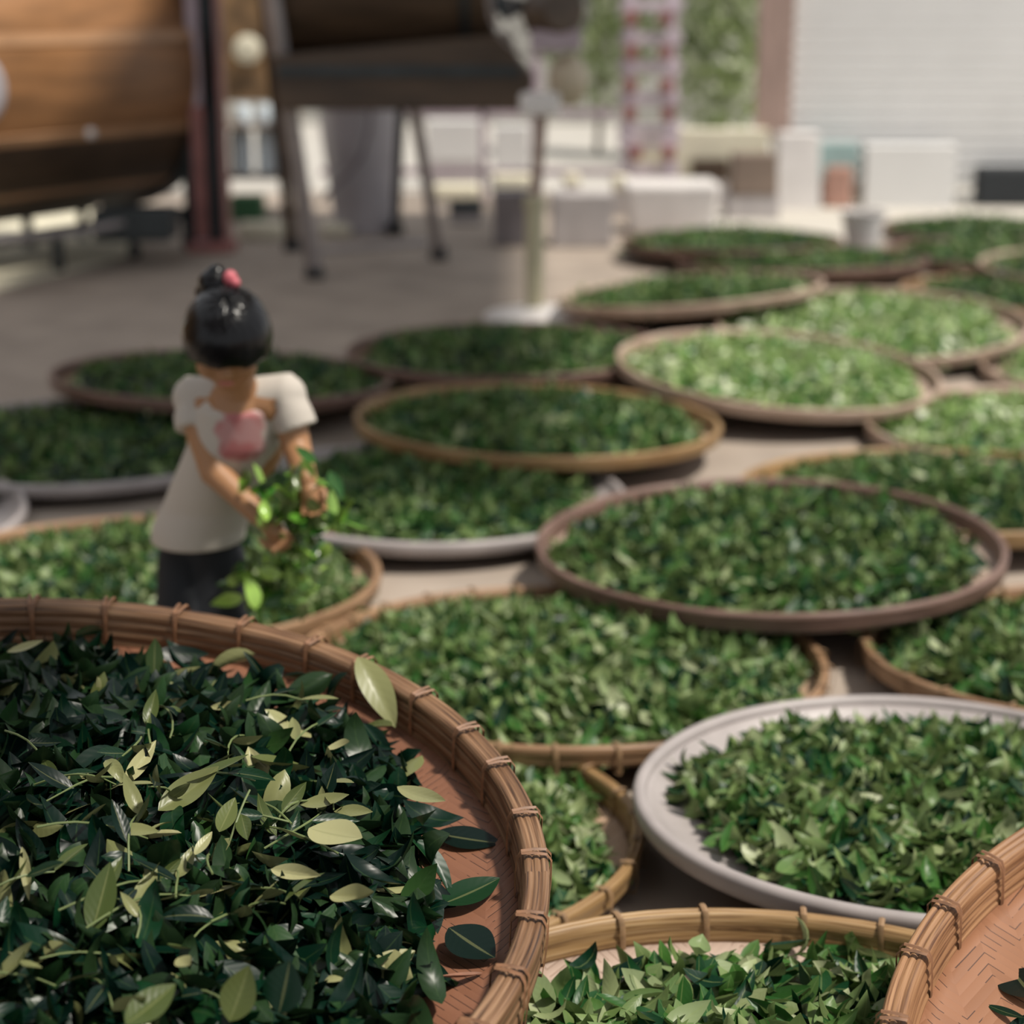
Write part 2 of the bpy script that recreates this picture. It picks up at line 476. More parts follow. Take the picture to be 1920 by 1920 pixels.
# ------------------------------------------------------------------ trays
def uv_lathe(name, prof, seg, m, parent, closed=True, wob=0.0, seed=0):
    """surface of revolution with a UV map (metres around, metres across)"""
    rng = random.Random(seed)
    n = len(prof); cols = seg + 1
    per = [0]
    P = prof + [prof[0]] if closed else prof
    for i in range(1, len(P)): per.append(per[-1] + math.hypot(P[i][0] - P[i - 1][0], P[i][1] - P[i - 1][1]))
    rm = max(p[0] for p in prof)
    p1, p2 = rng.uniform(0, 6), rng.uniform(0, 6)
    vs = []
    for k in range(seg):
        a = 2 * PI * k / seg
        wr = wob * (math.sin(3 * a + p1) + .5 * math.sin(5 * a + p2)); wz = wob * .7 * (math.sin(2 * a + p2) + .4 * math.sin(7 * a + p1))
        for r, z in prof: vs.append(((r + wr) * math.cos(a), (r + wr) * math.sin(a), z + wz))
    fs = []; uvs = []
    for k in range(seg):
        k2 = (k + 1) % seg
        for i in range(n if closed else n - 1):
            j = (i + 1) % n
            fs.append((k * n + i, k * n + j, k2 * n + j, k2 * n + i))
            u0, u1 = 2 * PI * rm * k / seg, 2 * PI * rm * (k + 1) / seg
            uvs += [(u0, per[i]), (u0, per[i + 1]), (u1, per[i + 1]), (u1, per[i])]
    me = bpy.data.meshes.new(name); me.from_pydata(vs, [], fs)
    l = me.uv_layers.new(name='UVMap'); l.data.foreach_set('uv', [c for q in uvs for c in q])
    me.shade_smooth(); me.materials.append(m)
    bm = bmesh.new(); bm.from_mesh(me); bmesh.ops.recalc_face_normals(bm, faces=bm.faces); bm.to_mesh(me); bm.free()
    o = bpy.data.objects.new(name, me); COL.objects.link(o); o.parent = parent
    return o


def bumpy(p0, p1, nb, amp, out, k=4):
    """profile points from p0 to p1 with nb rounded strips bulging towards `out`"""
    r = []
    for i in range(nb):
        for j in range(k):
            t = (i + j / k) / nb
            a = amp * math.sin(PI * j / k) ** .6 if j else 0
            r.append((p0[0] + (p1[0] - p0[0]) * t + out[0] * a, p0[1] + (p1[1] - p0[1]) * t + out[1] * a))
    return r


def bamboo_tray(name, c, label, rim='tan', base='tan', near=False, nbind=0, seed=0, group=None):
    x, y, z, r, ax, ay = c
    t = empty(name, (x, y, z), label, 'tray', group)
    t.rotation_euler = Euler((R(ax), R(ay), 0)).to_matrix().to_euler()
    if near:
        h = .066; th = .034
        prof = (bumpy((r - th, -h), (r - th + .004, -.004), 4, .0026, (-1, 0), 6) + bumpy((r - th + .004, -.004), (r - .003, -.002), 3, .0028, (0, 1), 6)
                + bumpy((r - .003, -.002), (r - .006, -h), 3, .003, (1, 0), 6) + [(r - .008, -h), (r - th + .002, -h)])
        uv_lathe('rim', prof, 256, RIMS[rim], t, wob=.0022, seed=seed)
        bp = [(r - th + .001, -.058), (r - .05, -.066), (r - .10, -.073), (r - .18, -.079), (.25, -.083), (.001, -.083),
              (.001, -.086), (.25, -.086), (r - .18, -.083), (r - .10, -.077), (r - .04, -.069), (r - th + .004, -.062)]
        uv_lathe('base', bp, 128, BASES[base], t, seed=seed)
    else:
        h = .046; th = .024
        prof = bumpy((r - th, -h), (r - th + .003, -.004), 2, .0025, (-1, 0), 3) + bumpy((r - th + .003, -.004), (r - .003, -.003), 2, .004, (0, 1), 4) + bumpy((r - .003, -.003), (r - .010, -h), 2, .002, (1, 0), 3)
        uv_lathe('rim', prof, 96, RIMS[rim], t, wob=.002, seed=seed)
        bp = [(r - th + .001, -.042), (r - .05, -.050), (r - .12, -.054), (.001, -.055), (.001, -.058), (r - .12, -.057), (r - .05, -.054), (r - th + .003, -.046)]
        uv_lathe('base', bp, 72, BASES[base], t, seed=seed)
    if nbind:
        # one rattan lashing, then copies of it round the hoop
        mb = MB()
        o0, o1 = r + .0038, r - th - .0036
        zt, zb = .0045, -h - .004
        for sft, lean in ((-.005, .006), (.0035, .006)) if near else ((0, .004),):
            loop = [(o0 - .002, zb), (o0, zb * .5), (o0, -.004), (o0 - .006, zt), (r - th / 2, zt + .001), (o1 + .005, zt - .001), (o1, -.006), (o1, zb * .5), (o1 + .001, zb)]
            n = len(loop); wd = .0031 if near else .0042
            vs = []; fs = []
            for i, (rr, zz) in enumerate(loop):
                off = sft + lean * (2 * i / (n - 1) - 1) * (1 if sft < 0 else -1)
                for e, kk in ((-1, 0), (0, 1), (1, 0)):
                    cx = r - th / 2; d = Vector((rr - cx, zz - (zt + zb) / 2)).normalized() * (.0016 * kk)
                    vs.append((rr + d.x, off + e * wd, zz + d.y))
            for i in range(n):
                j = (i + 1) % n
                for e in (0, 1): fs.append((i * 3 + e, i * 3 + e + 1, j * 3 + e + 1, j * 3 + e))
            mb.add(vs, fs)
        b0 = mb.build('binding', M_bind if near else M_bind2, t, smooth=True)
        rg = random.Random(seed + 5)
        a00 = rg.uniform(0, 1)
        for k in range(nbind):
            b = b0 if k == 0 else b0.copy()
            if k: COL.objects.link(b); b.parent = t
            b.rotation_euler = (0, 0, 2 * PI * (k + a00 + rg.uniform(-.1, .1)) / nbind)
    return t


def white_tray(name, c, label, seed=0, group=None):
    x, y, z, r, ax, ay = c
    t = empty(name, (x, y, z), label, 'tray', group)
    t.rotation_euler = (R(ax), R(ay), 0)
    rim = []
    for i in range(12):
        a = 2 * PI * i / 12
        rim.append((r - .012 + .012 * math.cos(a), -.012 + .012 * math.sin(a) * (1 if math.sin(a) > 0 else 2.4)))
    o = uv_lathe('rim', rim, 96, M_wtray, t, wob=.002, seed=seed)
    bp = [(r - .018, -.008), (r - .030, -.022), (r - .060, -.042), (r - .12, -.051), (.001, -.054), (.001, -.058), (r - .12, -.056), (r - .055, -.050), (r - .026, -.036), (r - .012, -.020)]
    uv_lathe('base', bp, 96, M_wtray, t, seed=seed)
    return t


# ------------------------------------------------------------------ the setting
def struct(name, mb, m, **k):
    o = mb.build(name, m, **k); o['kind'] = 'structure'; return o


struct('floor', MB().box((0, 6.2, -.05), (14, 15.4, .1)), M_floor)
struct('ground_outside', MB().box((0, 34, -.06), (70, 40.2, .1)), M_ground)

# ------------------------------------------------------------------ trays of the photograph
TR = {
 'T1': (-0.653, 1.950, 0.440, 0.698, 6.3, 2.7), 'TR': (1.092, 1.64, 0.300, 0.703, 8.2, -5.1),
 'U': (1.219,10.141,0.120,0.616,-1.4,-0.9), 'T': (1.538, 9.621, 0.085, 0.666, -2.6, -1.0),
 'S': (0.790,8.003,0.170,0.591,-2.6,-4.8), 'V': (2.843, 11.1, 0.068, 0.604, 0, -0.5),
 'W': (2.644, 10.001, 0.068, 0.598, -0.4, 0.1), 'X': (2.935,9.006,0.130,0.603,.8,0.4),
 'Y': (2.447, 8.60, 0.068, 0.596, -.3, 0.2), 'P': (1.479,7.402,0.130,0.638,3.6,-1.7),
 'O': (0.947,6.335,0.150,0.579,3.0,3.2), 'Q': (1.759, 5.785, 0.068, 0.601, 0.0, 0),
 'R': (2.388, 6.758, 0.075, 0.606, 1.0, -1.0), 'G': (1.216, 4.930, 0.085, 0.578, -3.0, -0.5),
 'F': (0.626,4.227,0.140,0.569,0.3,-1.2), 'E': (1.304, 3.595, 0.100, 0.563, -5.0, -2.0),
 'A': (0.103, 3.599, 0.070, 0.565, -2.8, 0.3), 'B': (0.682, 2.765, 0.140, 0.480, -2.2, -0.2),
 'C': (-0.246, 2.786, 0.070, 0.468, -1.3, 0.2), 'D': (0.303, 1.735, 0.150, 0.586, 1.5, 0.0),
 'I': (0.082,5.594,0.135,0.581,-1.1,1.7), 'H': (-0.240, 4.921, 0.085, 0.560, -0.3, 1.5),
 'J': (-0.907, 4.138, 0.080, 0.595, -2.2, 0.3), 'K': (-1.354,5.550,0.078,0.595,0,1.0),
 'L': (-1.925, 4.687, 0.066, 0.606, 0, 0), 'M': (-1.016,6.256,0.140,0.596,-2.7,2.2),
 'N': (-0.011,6.812,0.130,0.625,-1.0,-0.5)}
#  key: (kind, rim, base, bindings, fill radius share, leaves, leaf material, tone beta, label of the tray, label of the heap)
SPEC = {
 'J': ('b', 'tan', 'tan', 0, .90, 2800, L_mid, (.85, 1.0), 'round tan bamboo tray in front of which the small child stands', 'heap of green tea leaves the child is reaching into'),
 'A': ('b', 'tan', 'tan', 30, .90, 3400, L_mid, (.9, .8), 'round tan bamboo tray of leaves just behind the big foreground basket', 'heap of green tea leaves in the tan tray right behind the foreground basket'),
 'D': ('b', 'gold', 'pale', 28, .86, 3000, L_mid, (1.0, .75), 'round golden bamboo tray at the bottom edge between the two foreground baskets', 'heap of tea leaves in the bottom tray between the two foreground baskets'),
 'C': ('b', 'gold', 'tan', 28, .90, 2700, L_mid, (1.0, .8), 'golden bamboo tray half hidden under the big foreground basket, left of the white tray', 'leaves in the golden tray half hidden by the foreground basket'),
 'B': ('w', '', '', 0, .81, 3200, L_mid, (.9, .85), 'big white tray at lower right with wide bare inner wall', 'heap of tea leaves in the big white tray at lower right'),
 'F': ('b', 'brown', 'pale', 0, .88, 3200, L_mid, (.75, 1.2), 'dark brown bamboo tray with a thick rim, largest right of centre', 'dark green tea leaves heaped in the dark brown tray'),
 'E': ('b', 'tan', 'tan', 26, .90, 2400, L_mid, (.85, 1.0), 'tan bamboo tray cut by the right frame edge above the white tray', 'tea leaves in the tan tray cut by the right frame edge above the white tray'),
 'G': ('b', 'gold', 'tan', 0, .92, 1800, L_mid, (.8, 1.1), 'golden rimmed bamboo tray partly hidden behind the dark brown tray', 'tea leaves in the golden rimmed tray behind the dark brown tray'),
 'H': ('w', '', '', 0, .86, 2200, L_mid, (1.1, 1.8), 'white tray standing just right of the child', 'tea leaves in the white tray just right of the child'),
 'I': ('b', 'gold', 'tan', 0, .91, 1900, L_mid, (1.4, 1.6), 'golden bamboo tray behind the white tray, in the middle of the picture', 'tea leaves in the golden tray behind the middle white tray, half in light'),
 'K': ('w', '', '', 0, .87, 1800, L_mid, (1.0, 2.2), 'white tray left of the child, behind the child\'s arm', 'dark tea leaves in the white tray left of the child'),
 'L': ('w', '', '', 0, .84, 900, L_mid, (1.1, 1.8), 'white tray of which only the right tip shows at the left frame edge', 'tea leaves in the white tray at the left frame edge'),
 'M': ('b', 'brown', 'tan', 0, .92, 1500, L_mid, (1.0, 2.2), 'brown bamboo tray behind the head of the child', 'dark tea leaves in the brown tray behind the head of the child'),
 'N': ('b', 'brown', 'tan', 0, .92, 1500, L_mid, (1.2, 1.9), 'brown bamboo tray in front of the round fan base', 'tea leaves in the brown tray in front of the fan base'),
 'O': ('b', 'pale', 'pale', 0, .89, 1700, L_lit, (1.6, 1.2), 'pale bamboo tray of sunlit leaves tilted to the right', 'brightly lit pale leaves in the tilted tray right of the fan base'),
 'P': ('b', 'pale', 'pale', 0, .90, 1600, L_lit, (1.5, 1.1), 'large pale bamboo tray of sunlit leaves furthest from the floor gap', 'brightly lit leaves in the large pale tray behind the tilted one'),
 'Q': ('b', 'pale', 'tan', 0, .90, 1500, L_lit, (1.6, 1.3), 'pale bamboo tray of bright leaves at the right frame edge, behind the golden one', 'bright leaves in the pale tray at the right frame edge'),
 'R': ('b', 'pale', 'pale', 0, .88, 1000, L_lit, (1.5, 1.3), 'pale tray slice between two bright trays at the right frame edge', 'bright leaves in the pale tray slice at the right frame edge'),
 'S': ('b', 'pale', 'tan', 0, .93, 1200, L_mid, (1.5, 1.5), 'pale rimmed tray right of the fan pole, raised at its right end', 'tea leaves in the tray right of the fan pole'),
 'T': ('b', 'brown', 'tan', 0, .93, 1000, L_mid, (1.3, 1.6), 'brown bamboo tray in front of the white bucket', 'tea leaves in the brown tray in front of the white bucket'),
 'U': ('b', 'brown', 'tan', 0, .95, 1000, L_mid, (1.2, 1.8), 'brown tray in front of the pale tub, left of the white bucket', 'tea leaves in the tray in front of the pale tub'),
 'V': ('b', 'brown', 'tan', 0, .95, 900, L_mid, (1.3, 1.6), 'farthest tray, right of the white bucket', 'tea leaves in the farthest tray right of the bucket'),
 'W': ('b', 'brown', 'tan', 0, .93, 900, L_mid, (1.3, 1.6), 'brown tray just in front of the farthest tray at right', 'tea leaves in the tray just in front of the farthest one'),
 'X': ('b', 'pale', 'tan', 0, .93, 800, L_mid, (1.3, 1.6), 'pale rimmed tray tip at the right frame edge above a dark gap', 'tea leaves in the pale rimmed tray tip at the right frame edge'),
 'Y': ('b', 'tan', 'tan', 0, .93, 900, L_mid, (1.2, 1.8), 'tan tray partly hidden behind the large pale sunlit tray', 'green leaves in the tan tray behind the large sunlit tray'),
}
i = 0
for key, (kind, rim, base, nb, fr, nl, lm, tone, lab, hlab) in SPEC.items():
    c = TR[key]; i += 1
    if kind == 'b':
        t = bamboo_tray('bamboo_tray', c, lab, rim, base, False, nb, seed=i, group='bamboo trays of tea leaves on the floor')
    else:
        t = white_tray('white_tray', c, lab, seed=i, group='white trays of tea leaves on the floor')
    top = .052 if kind == 'b' else .046
    if key in 'UVWXYT': top = .062
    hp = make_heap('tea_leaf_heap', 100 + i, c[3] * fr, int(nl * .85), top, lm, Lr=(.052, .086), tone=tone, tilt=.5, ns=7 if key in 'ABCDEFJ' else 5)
    hp.location = t.location; hp.rotation_euler = (R(c[4]), R(c[5]), i * 1.0)
    hp.rotation_euler = (Euler((R(c[4]), R(c[5]), 0)).to_matrix() @ Matrix.Rotation(i * 1.1, 3, 'Z')).to_euler()
    tag(hp, hlab, 'tea leaves', 'heaps of tea leaves in the trays', 'stuff')

# low slatted stands that lift some of the trays off the floor
LOW = {'M': 'brown tray behind the head of the child', 'N': 'brown tray in front of the fan base', 'I': 'golden tray in the middle of the picture',
       'O': 'tilted sunlit tray right of the fan base', 'S': 'raised pale rimmed tray right of the fan pole', 'F': 'dark brown tray with the thick rim',
       'P': 'large pale sunlit tray', 'X': 'pale tray tip at the right frame edge', 'U': 'brown tray in front of the pale tub',
       'D': 'tray at the bottom edge between the two baskets', 'B': 'big white tray at lower right'}
for key, txt in LOW.items():
    c = TR[key]
    hgt = c[2] - .058 - c[3] * .42 * (abs(math.sin(R(c[4]))) + abs(math.sin(R(c[5])))) - .002
    pl = empty('low_stand', (c[0], c[1], 0), 'low dark wooden stand under the ' + txt, 'stand', 'low stands under the trays')
    wd = c[3] * .84
    for kx in (-1, 0, 1): MB().box((kx * wd * .42, 0, hgt / 2 - .006), (.05, wd, hgt - .012)).build('runner', M_dwood, pl)
    for ky in range(5): MB().box((0, (ky - 2) * wd * .22, hgt - .006), (wd, wd * .14, .012)).build('slat', M_dwood, pl)

# the two raised foreground baskets on low stools
big = bamboo_tray('bamboo_basket', TR['T1'], 'large round bamboo basket heaped with dark leaves, in sharp focus in the foreground', 'near', 'near', True, 38, seed=3)
big['category'] = 'basket'
emp = bamboo_tray('bamboo_basket', TR['TR'], 'almost empty bamboo basket with woven herringbone bottom in the lower right corner', 'near_gold', 'empty', True, 36, seed=8)
emp['category'] = 'basket'


def stool(c, label):
    top = c[2] - .09 - .05
    s = empty('low_stool', (c[0], c[1], 0), label, 'stool')
    s.location = (c[0], c[1], 0)
    tz = top
    MB().box((0, 0, tz - .012), (.36, .30, .024)).build('seat', M_dwood, s, bevel=.003)
    for a in (-1, 1):
        for b in (-1, 1): MB().box((a * .15, b * .12, (tz - .024) / 2), (.035, .035, tz - .024)).build('leg', M_dwood, s)
    return s


stool(TR['T1'], 'low dark wooden stool carrying the large foreground basket')
st2 = stool(TR['TR'], 'low dark wooden stool carrying the empty basket')
st2.location.x += .08

HR, HC = .612, (-.03, -.015)
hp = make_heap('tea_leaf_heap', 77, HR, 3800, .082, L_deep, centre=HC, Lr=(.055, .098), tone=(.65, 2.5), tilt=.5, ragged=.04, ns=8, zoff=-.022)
hp.location = big.location; hp.rotation_euler = big.rotation_euler
tag(hp, 'heap of dark glossy tea leaves filling the large foreground basket', 'tea leaves', 'heaps of tea leaves in the trays', 'stuff')


def ray_local(px, py, root, zl):
    """point of the plane z = zl (root's own coordinates) seen at a pixel, in the root's coordinates"""
    c, s = math.cos(PITCH), math.sin(PITCH)
    dx, du = (px - 960) / 3400, (960 - py) / 3400
    d = Vector((dx, c + du * s, -s + du * c))
    m = (Matrix.Translation(root.location) @ root.rotation_euler.to_matrix().to_4x4()).inverted()
    o = m @ Vector((0, 0, CAM_H)); e = m.to_3x3() @ d
    t = (zl - o.z) / e.z
    return o + e * t


def leaf_object(seed, a, b, wr, m, tone, roll=0.0, fold=.4, curl=.5, pitch=0.0, ns=12, nt=7, name='tea_leaf', twist=.2, parent=None, fr=None):
    """one leaf from a to b (coordinates of fr)"""
    a = Vector(a); b = Vector(b); mid = (a + b) / 2; d = b - a
    L = np.array([d.length])
    P, f, st = leaf_points(None, 1, L, L * wr, np.array([fold]), np.array([curl]), np.array([twist]), ns, nt)
    P = P[0]
    P[:, 2] -= P[:, 2].mean()
    k = len(P)
    me = np_mesh(name, P, f, np.full(k, tone), st[:, 1], st[:, 0], m)
    o = bpy.data.objects.new(name, me); COL.objects.link(o)
    yaw = math.atan2(d.y, d.x); pit = -math.asin(max(-1, min(1, d.z / max(d.length, 1e-6)))) + pitch
    M = Matrix.Translation(mid) @ Euler((0, 0, yaw)).to_matrix().to_4x4() @ Euler((0, pit, 0)).to_matrix().to_4x4() @ Euler((roll, 0, 0)).to_matrix().to_4x4()
    if fr is not None: M = Matrix.Translation(fr.location) @ fr.rotation_euler.to_matrix().to_4x4() @ M
    if parent: o.parent = parent
    o.matrix_local = M
    return o


HER = [  # ax, ay, bx, by, width share, tone, roll, fold, curl, height, label
 (670, 1238, 746, 1354, .52, .93, .25, .30, -.5, (.016, -.034), 'pale green tea leaf leaning on the inner rim of the foreground basket'),
 (815, 1558, 940, 1585, .56, .06, .10, .15, .15, (-.060, -.066), 'dark glossy tea leaf lying alone on bare weave at the right of the foreground basket'),
 (578, 1545, 682, 1580, .72, .99, .15, .25, .3, .040, 'broad pale yellow tea leaf on top of the dark heap, roundest of the pale ones'),
 (503, 1622, 612, 1652, .34, 1.0, .5, .7, .5, .036, 'long pale curled tea leaf left of the folded pale one'),
 (613, 1662, 722, 1698, .50, .97, .3, .85, .9, .034, 'folded pale tea leaf curling up beneath the round pale leaf'),
 (742, 1466, 842, 1516, .36, .95, .3, .35, .4, .012, 'yellowish tea leaf pointing at the dark glossy leaf on the weave'),
 (828, 1690, 936, 1652, .60, .60, .1, .2, .2, (-.050, -.062), 'mid green flat tea leaf below the dark glossy leaf, right side of heap'),
 (842, 1735, 928, 1800, .85, .10, .1, .15, .2, (-.046, -.058), 'broad dark tea leaf at the right edge of the heap close to the rim'),
 (905, 1815, 822, 1842, .24, .0, .2, .8, .4, (-.060, -.052), 'dried brown rolled tea leaf at the lower right of the heap'),
 (428, 1915, 470, 1808, .52, .86, .3, .35, .4, (.04, .085), 'pale upright tea leaf at the bottom edge of the foreground heap'),
 (520, 1900, 545, 1800, .70, .42, -.1, .25, .2, (.04, .085), 'dark green upright tea leaf right of the pale upright one at the bottom edge'),
 (172, 1745, 208, 1618, .40, .78, .2, .3, .3, (.040, .085), 'dull olive long tea leaf standing in the left half of the heap'),
 (38, 1588, 60, 1692, .20, .98, .5, .5, .5, (.08, .03), 'thin yellow tea leaf near the left frame edge'),
 (300, 1508, 412, 1448, .48, .90, .4, .5, .6, .046, 'brownish pale tea leaf lying across the middle of the heap'),
 (330, 1462, 470, 1425, .36, .80, -.3, .4, .3, .054, 'olive tea leaf lying over the brownish pale one'),
 (290, 1266, 290, 1196, .60, .72, .2, .3, .3, (-.01, .035), 'green tea leaf standing up against the far wall of the foreground basket'),
 (455, 1226, 525, 1302, .20, .30, .6, .6, -1.2, (.012, -.035), 'thin dark tea leaf arching up against the inside of the far rim'),
 (392, 1318, 458, 1332, .50, .97, .3, .7, .5, .012, 'small pale cupped tea leaf near the far wall of the foreground basket'),
 (12, 1218, 84, 1206, .36, 1.0, .3, .4, .4, .010, 'whitish pointed tea leaf at the upper left of the heap'),
 (612, 1392, 664, 1402, .75, .99, .2, .5, .8, .012, 'small round pale tea leaf pair in the upper right of the heap'),
 (238, 1462, 290, 1395, .45, .99, .4, .7, .4, .045, 'pale folded tea leaf above the brownish pale leaf'),
 (365, 1600, 398, 1562, .42, .97, .2, .4, .3, .050, 'yellow tea leaf in the centre of the dark heap'),
 (412, 1555, 440, 1500, .60, .88, .2, .3, .3, .046, 'tan tipped tea leaf under the olive leaf'),
 (330, 1790, 362, 1818, .7, .97, .3, .4, .5, .05, 'small yellow tea leaf low in the centre of the heap'),
 (236, 1915, 330, 1850, .5, .80, .2, .3, .3, .055, 'olive tea leaf lying flat at the bottom edge'),
]
M_dry = mat('dry_leaf', (.22, .10, .06), .6, .15, 60)
rg = random.Random(11)
for h in HER:
    hz = h[9] if isinstance(h[9], tuple) else (h[9] + .006, h[9] + .012)
    a = ray_local(h[0], h[1], big, hz[0]); b = ray_local(h[2], h[3], big, hz[1])
    Wd = h[4] * math.hypot(h[2] - h[0], h[3] - h[1]) / 3400 * 2.15
    o = leaf_object(0, a, b, Wd / (b - a).length, L_near, h[5], roll=h[6], fold=h[7], curl=h[8], fr=big, ns=16)
    if 'dried brown' in h[10]: o.data.materials[0] = M_dry
    tag(o, h[10], 'leaf', 'single tea leaves on top of the foreground heap')

LABS = {'d': 'dark green glossy tea leaf among the heap in the foreground basket',
        'm': 'mid green tea leaf among the heap in the foreground basket',
        'p': 'pale olive tea leaf among the heap in the foreground basket',
        's': 'tea sprig with a thin stem and leaves in the foreground heap'}
rngL = np.random.default_rng(5)
cnt = 0
cells = []
for gx in range(25):
    for gy in range(19):
        px = (gx + rg.random()) * 40; py = 1200 + (gy + rg.random()) * 40
        if py > 1960: continue
        cells.append((px, py))
rg.shuffle(cells)
for px, py in cells:
    if cnt >= 240: break
    lp = ray_local(px, py, big, .015)
    cx, cy = lp.x - HC[0], lp.y - HC[1]
    q = math.hypot(cx, cy) / HR
    if any(math.hypot(px - (h[0] + h[2]) / 2, py - (h[1] + h[3]) / 2) < 48 for h in HER): continue
    if q > .97: continue
    z = float(heap_h(cx, cy, HR * 1.03, .082, 0)) + .012 - .022
    lp = ray_local(px, py, big, z)
    L = rg.uniform(.060, .095)
    yaw = rg.uniform(0, 2 * PI)
    d = Vector((math.cos(yaw), math.sin(yaw), rg.gauss(0, .35))).normalized() * L / 2
    lp.z += abs(d.z) * .6
    k = rg.random()
    tone = rg.uniform(0, .35) if k < .50 else (rg.uniform(.4, .72) if k < .74 else rg.uniform(.87, 1))
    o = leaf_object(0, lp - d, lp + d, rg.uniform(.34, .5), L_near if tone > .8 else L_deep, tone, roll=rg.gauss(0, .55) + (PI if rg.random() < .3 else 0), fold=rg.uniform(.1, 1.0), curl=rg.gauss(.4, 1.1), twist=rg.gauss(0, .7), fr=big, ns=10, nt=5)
    ty = 'd' if tone < .36 else ('m' if tone < .75 else 'p')
    tag(o, LABS[ty], 'leaf', {'d': 'dark tea leaves on the foreground heap', 'm': 'green tea leaves on the foreground heap', 'p': 'pale tea leaves on the foreground heap'}[ty])
    cnt += 1
M_stem = mat('green_stem', (.13, .17, .06), .5, .1, 30)
for i in range(46):
    px, py = rg.uniform(0, 780), rg.uniform(1290, 1910)
    lp = ray_local(px, py, big, .045)
    if math.hypot(lp.x - HC[0], lp.y - HC[1]) > .52: continue
    z = float(heap_h(lp.x - HC[0], lp.y - HC[1], HR * 1.03, .082, 0)) + .012
    lp = ray_local(px, py, big, z)
    s = empty('tea_sprig', big.matrix_world @ lp, LABS['s'], 'sprig', 'tea sprigs on the foreground heap')
    s.location = Matrix.Translation(big.location) @ big.rotation_euler.to_matrix().to_4x4() @ lp
    s.rotation_euler = (rg.gauss(0, .25), rg.gauss(0, .25), rg.uniform(0, 2 * PI))
    n = rg.choice((2, 3, 3)); L = rg.uniform(.07, .13)
    pts = [(L * t - L / 2, .012 * math.sin(3 * t + i), .012 * math.sin(PI * t)) for t in [k / 6 for k in range(7)]]
    MB().tube(pts, [.0014] * 5 + [.0010] * 2, 6).build('stem', M_stem, s, smooth=True)
    for k in range(n):
        p = Vector(pts[2 + k * 2 if 2 + k * 2 < 7 else 6]); sd_ = -1 if k % 2 else 1
        d = Vector((1, sd_ * rg.uniform(.3, 1.0), rg.uniform(.0, .5))).normalized() * rg.uniform(.035, .065)
        leaf_object(0, p, p + d, rg.uniform(.32, .42), L_near, rg.choice((.2, .5, .8, .92)), roll=rg.gauss(0, .4), fold=.4, curl=rg.gauss(.3, .5), parent=s, ns=8, nt=5, name='leaf')
# leaves lying in the almost empty basket
for ax, ay, bx, by, wr, tn, lb in ((1895, 1810, 1945, 1880, .75, .05, 'large dark tea leaf at the right frame edge in the almost empty basket'),
                                   (1850, 1880, 1925, 1915, .22, .45, 'narrow tea leaf tip at the lower right corner in the almost empty basket'),
                                   (1885, 1930, 1960, 1905, .4, .3, 'green tea leaf partly below the frame in the almost empty basket')):
    a = ray_local(ax, ay, emp, -.070); b = ray_local(bx, by, emp, -.064)
    tag(leaf_object(0, a, b, wr, L_near, tn, roll=.2, fold=.3, curl=.3, fr=emp), lb, 'leaf', 'tea leaves in the almost empty basket')

# ------------------------------------------------------------------ the child
M_skin = mat('skin', (0.322, 0.161, 0.074), .5, .04, 6)
M_hair = mat('black_hair', (.004, .004, .005), .24, .2, 60, stretch=(1, 1, .08), bump=.10, spec=.25)
M_trou = mat('navy_trousers', (.005, .007, .011), .8, .15, 20)
M_pink = mat('pink_hair_band', (0.465, 0.105, 0.128), .5, .05, 20)
M_eye = mat('eye_dark', (.02, .012, .01), .2, .05, 20)
M_lip = mat('lips', (.42, .14, .11), .5, .05, 20)
M_sole = mat('sandal', (.25, .12, .12), .6, .1, 20)


def shirt_material():
    m = bpy.data.materials.new('printed_shirt')
    nt, b = nodes(m); N, L = nt.nodes, nt.links
    tc = N.new('ShaderNodeTexCoord')
    mp = N.new('ShaderNodeMapping'); L.new(tc.outputs['Object'], mp.inputs[0])
    return m, nt, b, tc, mp


def merged_surface(name, mb, m, parent, voxel, smooth_it=6, keep=None):
    """fuse overlapping closed shapes into one continuous skin"""
    me = bpy.data.meshes.new(name); me.from_pydata(mb.v, [], mb.f)
    bm = bmesh.new(); bm.from_mesh(me); bmesh.ops.remove_doubles(bm, verts=bm.verts, dist=1e-6)
    bmesh.ops.recalc_face_normals(bm, faces=bm.faces); bm.to_mesh(me); bm.free()
    o = bpy.data.objects.new(name, me); COL.objects.link(o)
    r = o.modifiers.new('fuse', 'REMESH'); r.mode = 'VOXEL'; r.voxel_size = voxel; r.use_smooth_shade = True
    s = o.modifiers.new('soften', 'SMOOTH'); s.factor = .6; s.iterations = smooth_it
    dg = bpy.context.evaluated_depsgraph_get(); dg.update()
    me2 = bpy.data.meshes.new_from_object(o.evaluated_get(dg))
    o.modifiers.clear(); o.data = me2; me2.name = name
    me2.materials.clear(); me2.materials.append(m); me2.shade_smooth()
    o.parent = parent
    return o


def limb(mb, pts, rad, seg=14):
    """tapered chain with rounded ends"""
    mb.tube(pts, rad, seg)
    for p, r in zip(pts, rad): mb.ball(p, r, seg=seg, rings=8)


child = empty('person', gnd(385, 1352), 'small child in white shirt with pink print, bending over a tray of leaves', 'person')
C0 = child.location.copy()


def q(px, py, Y): return at(px, py, Y) - C0


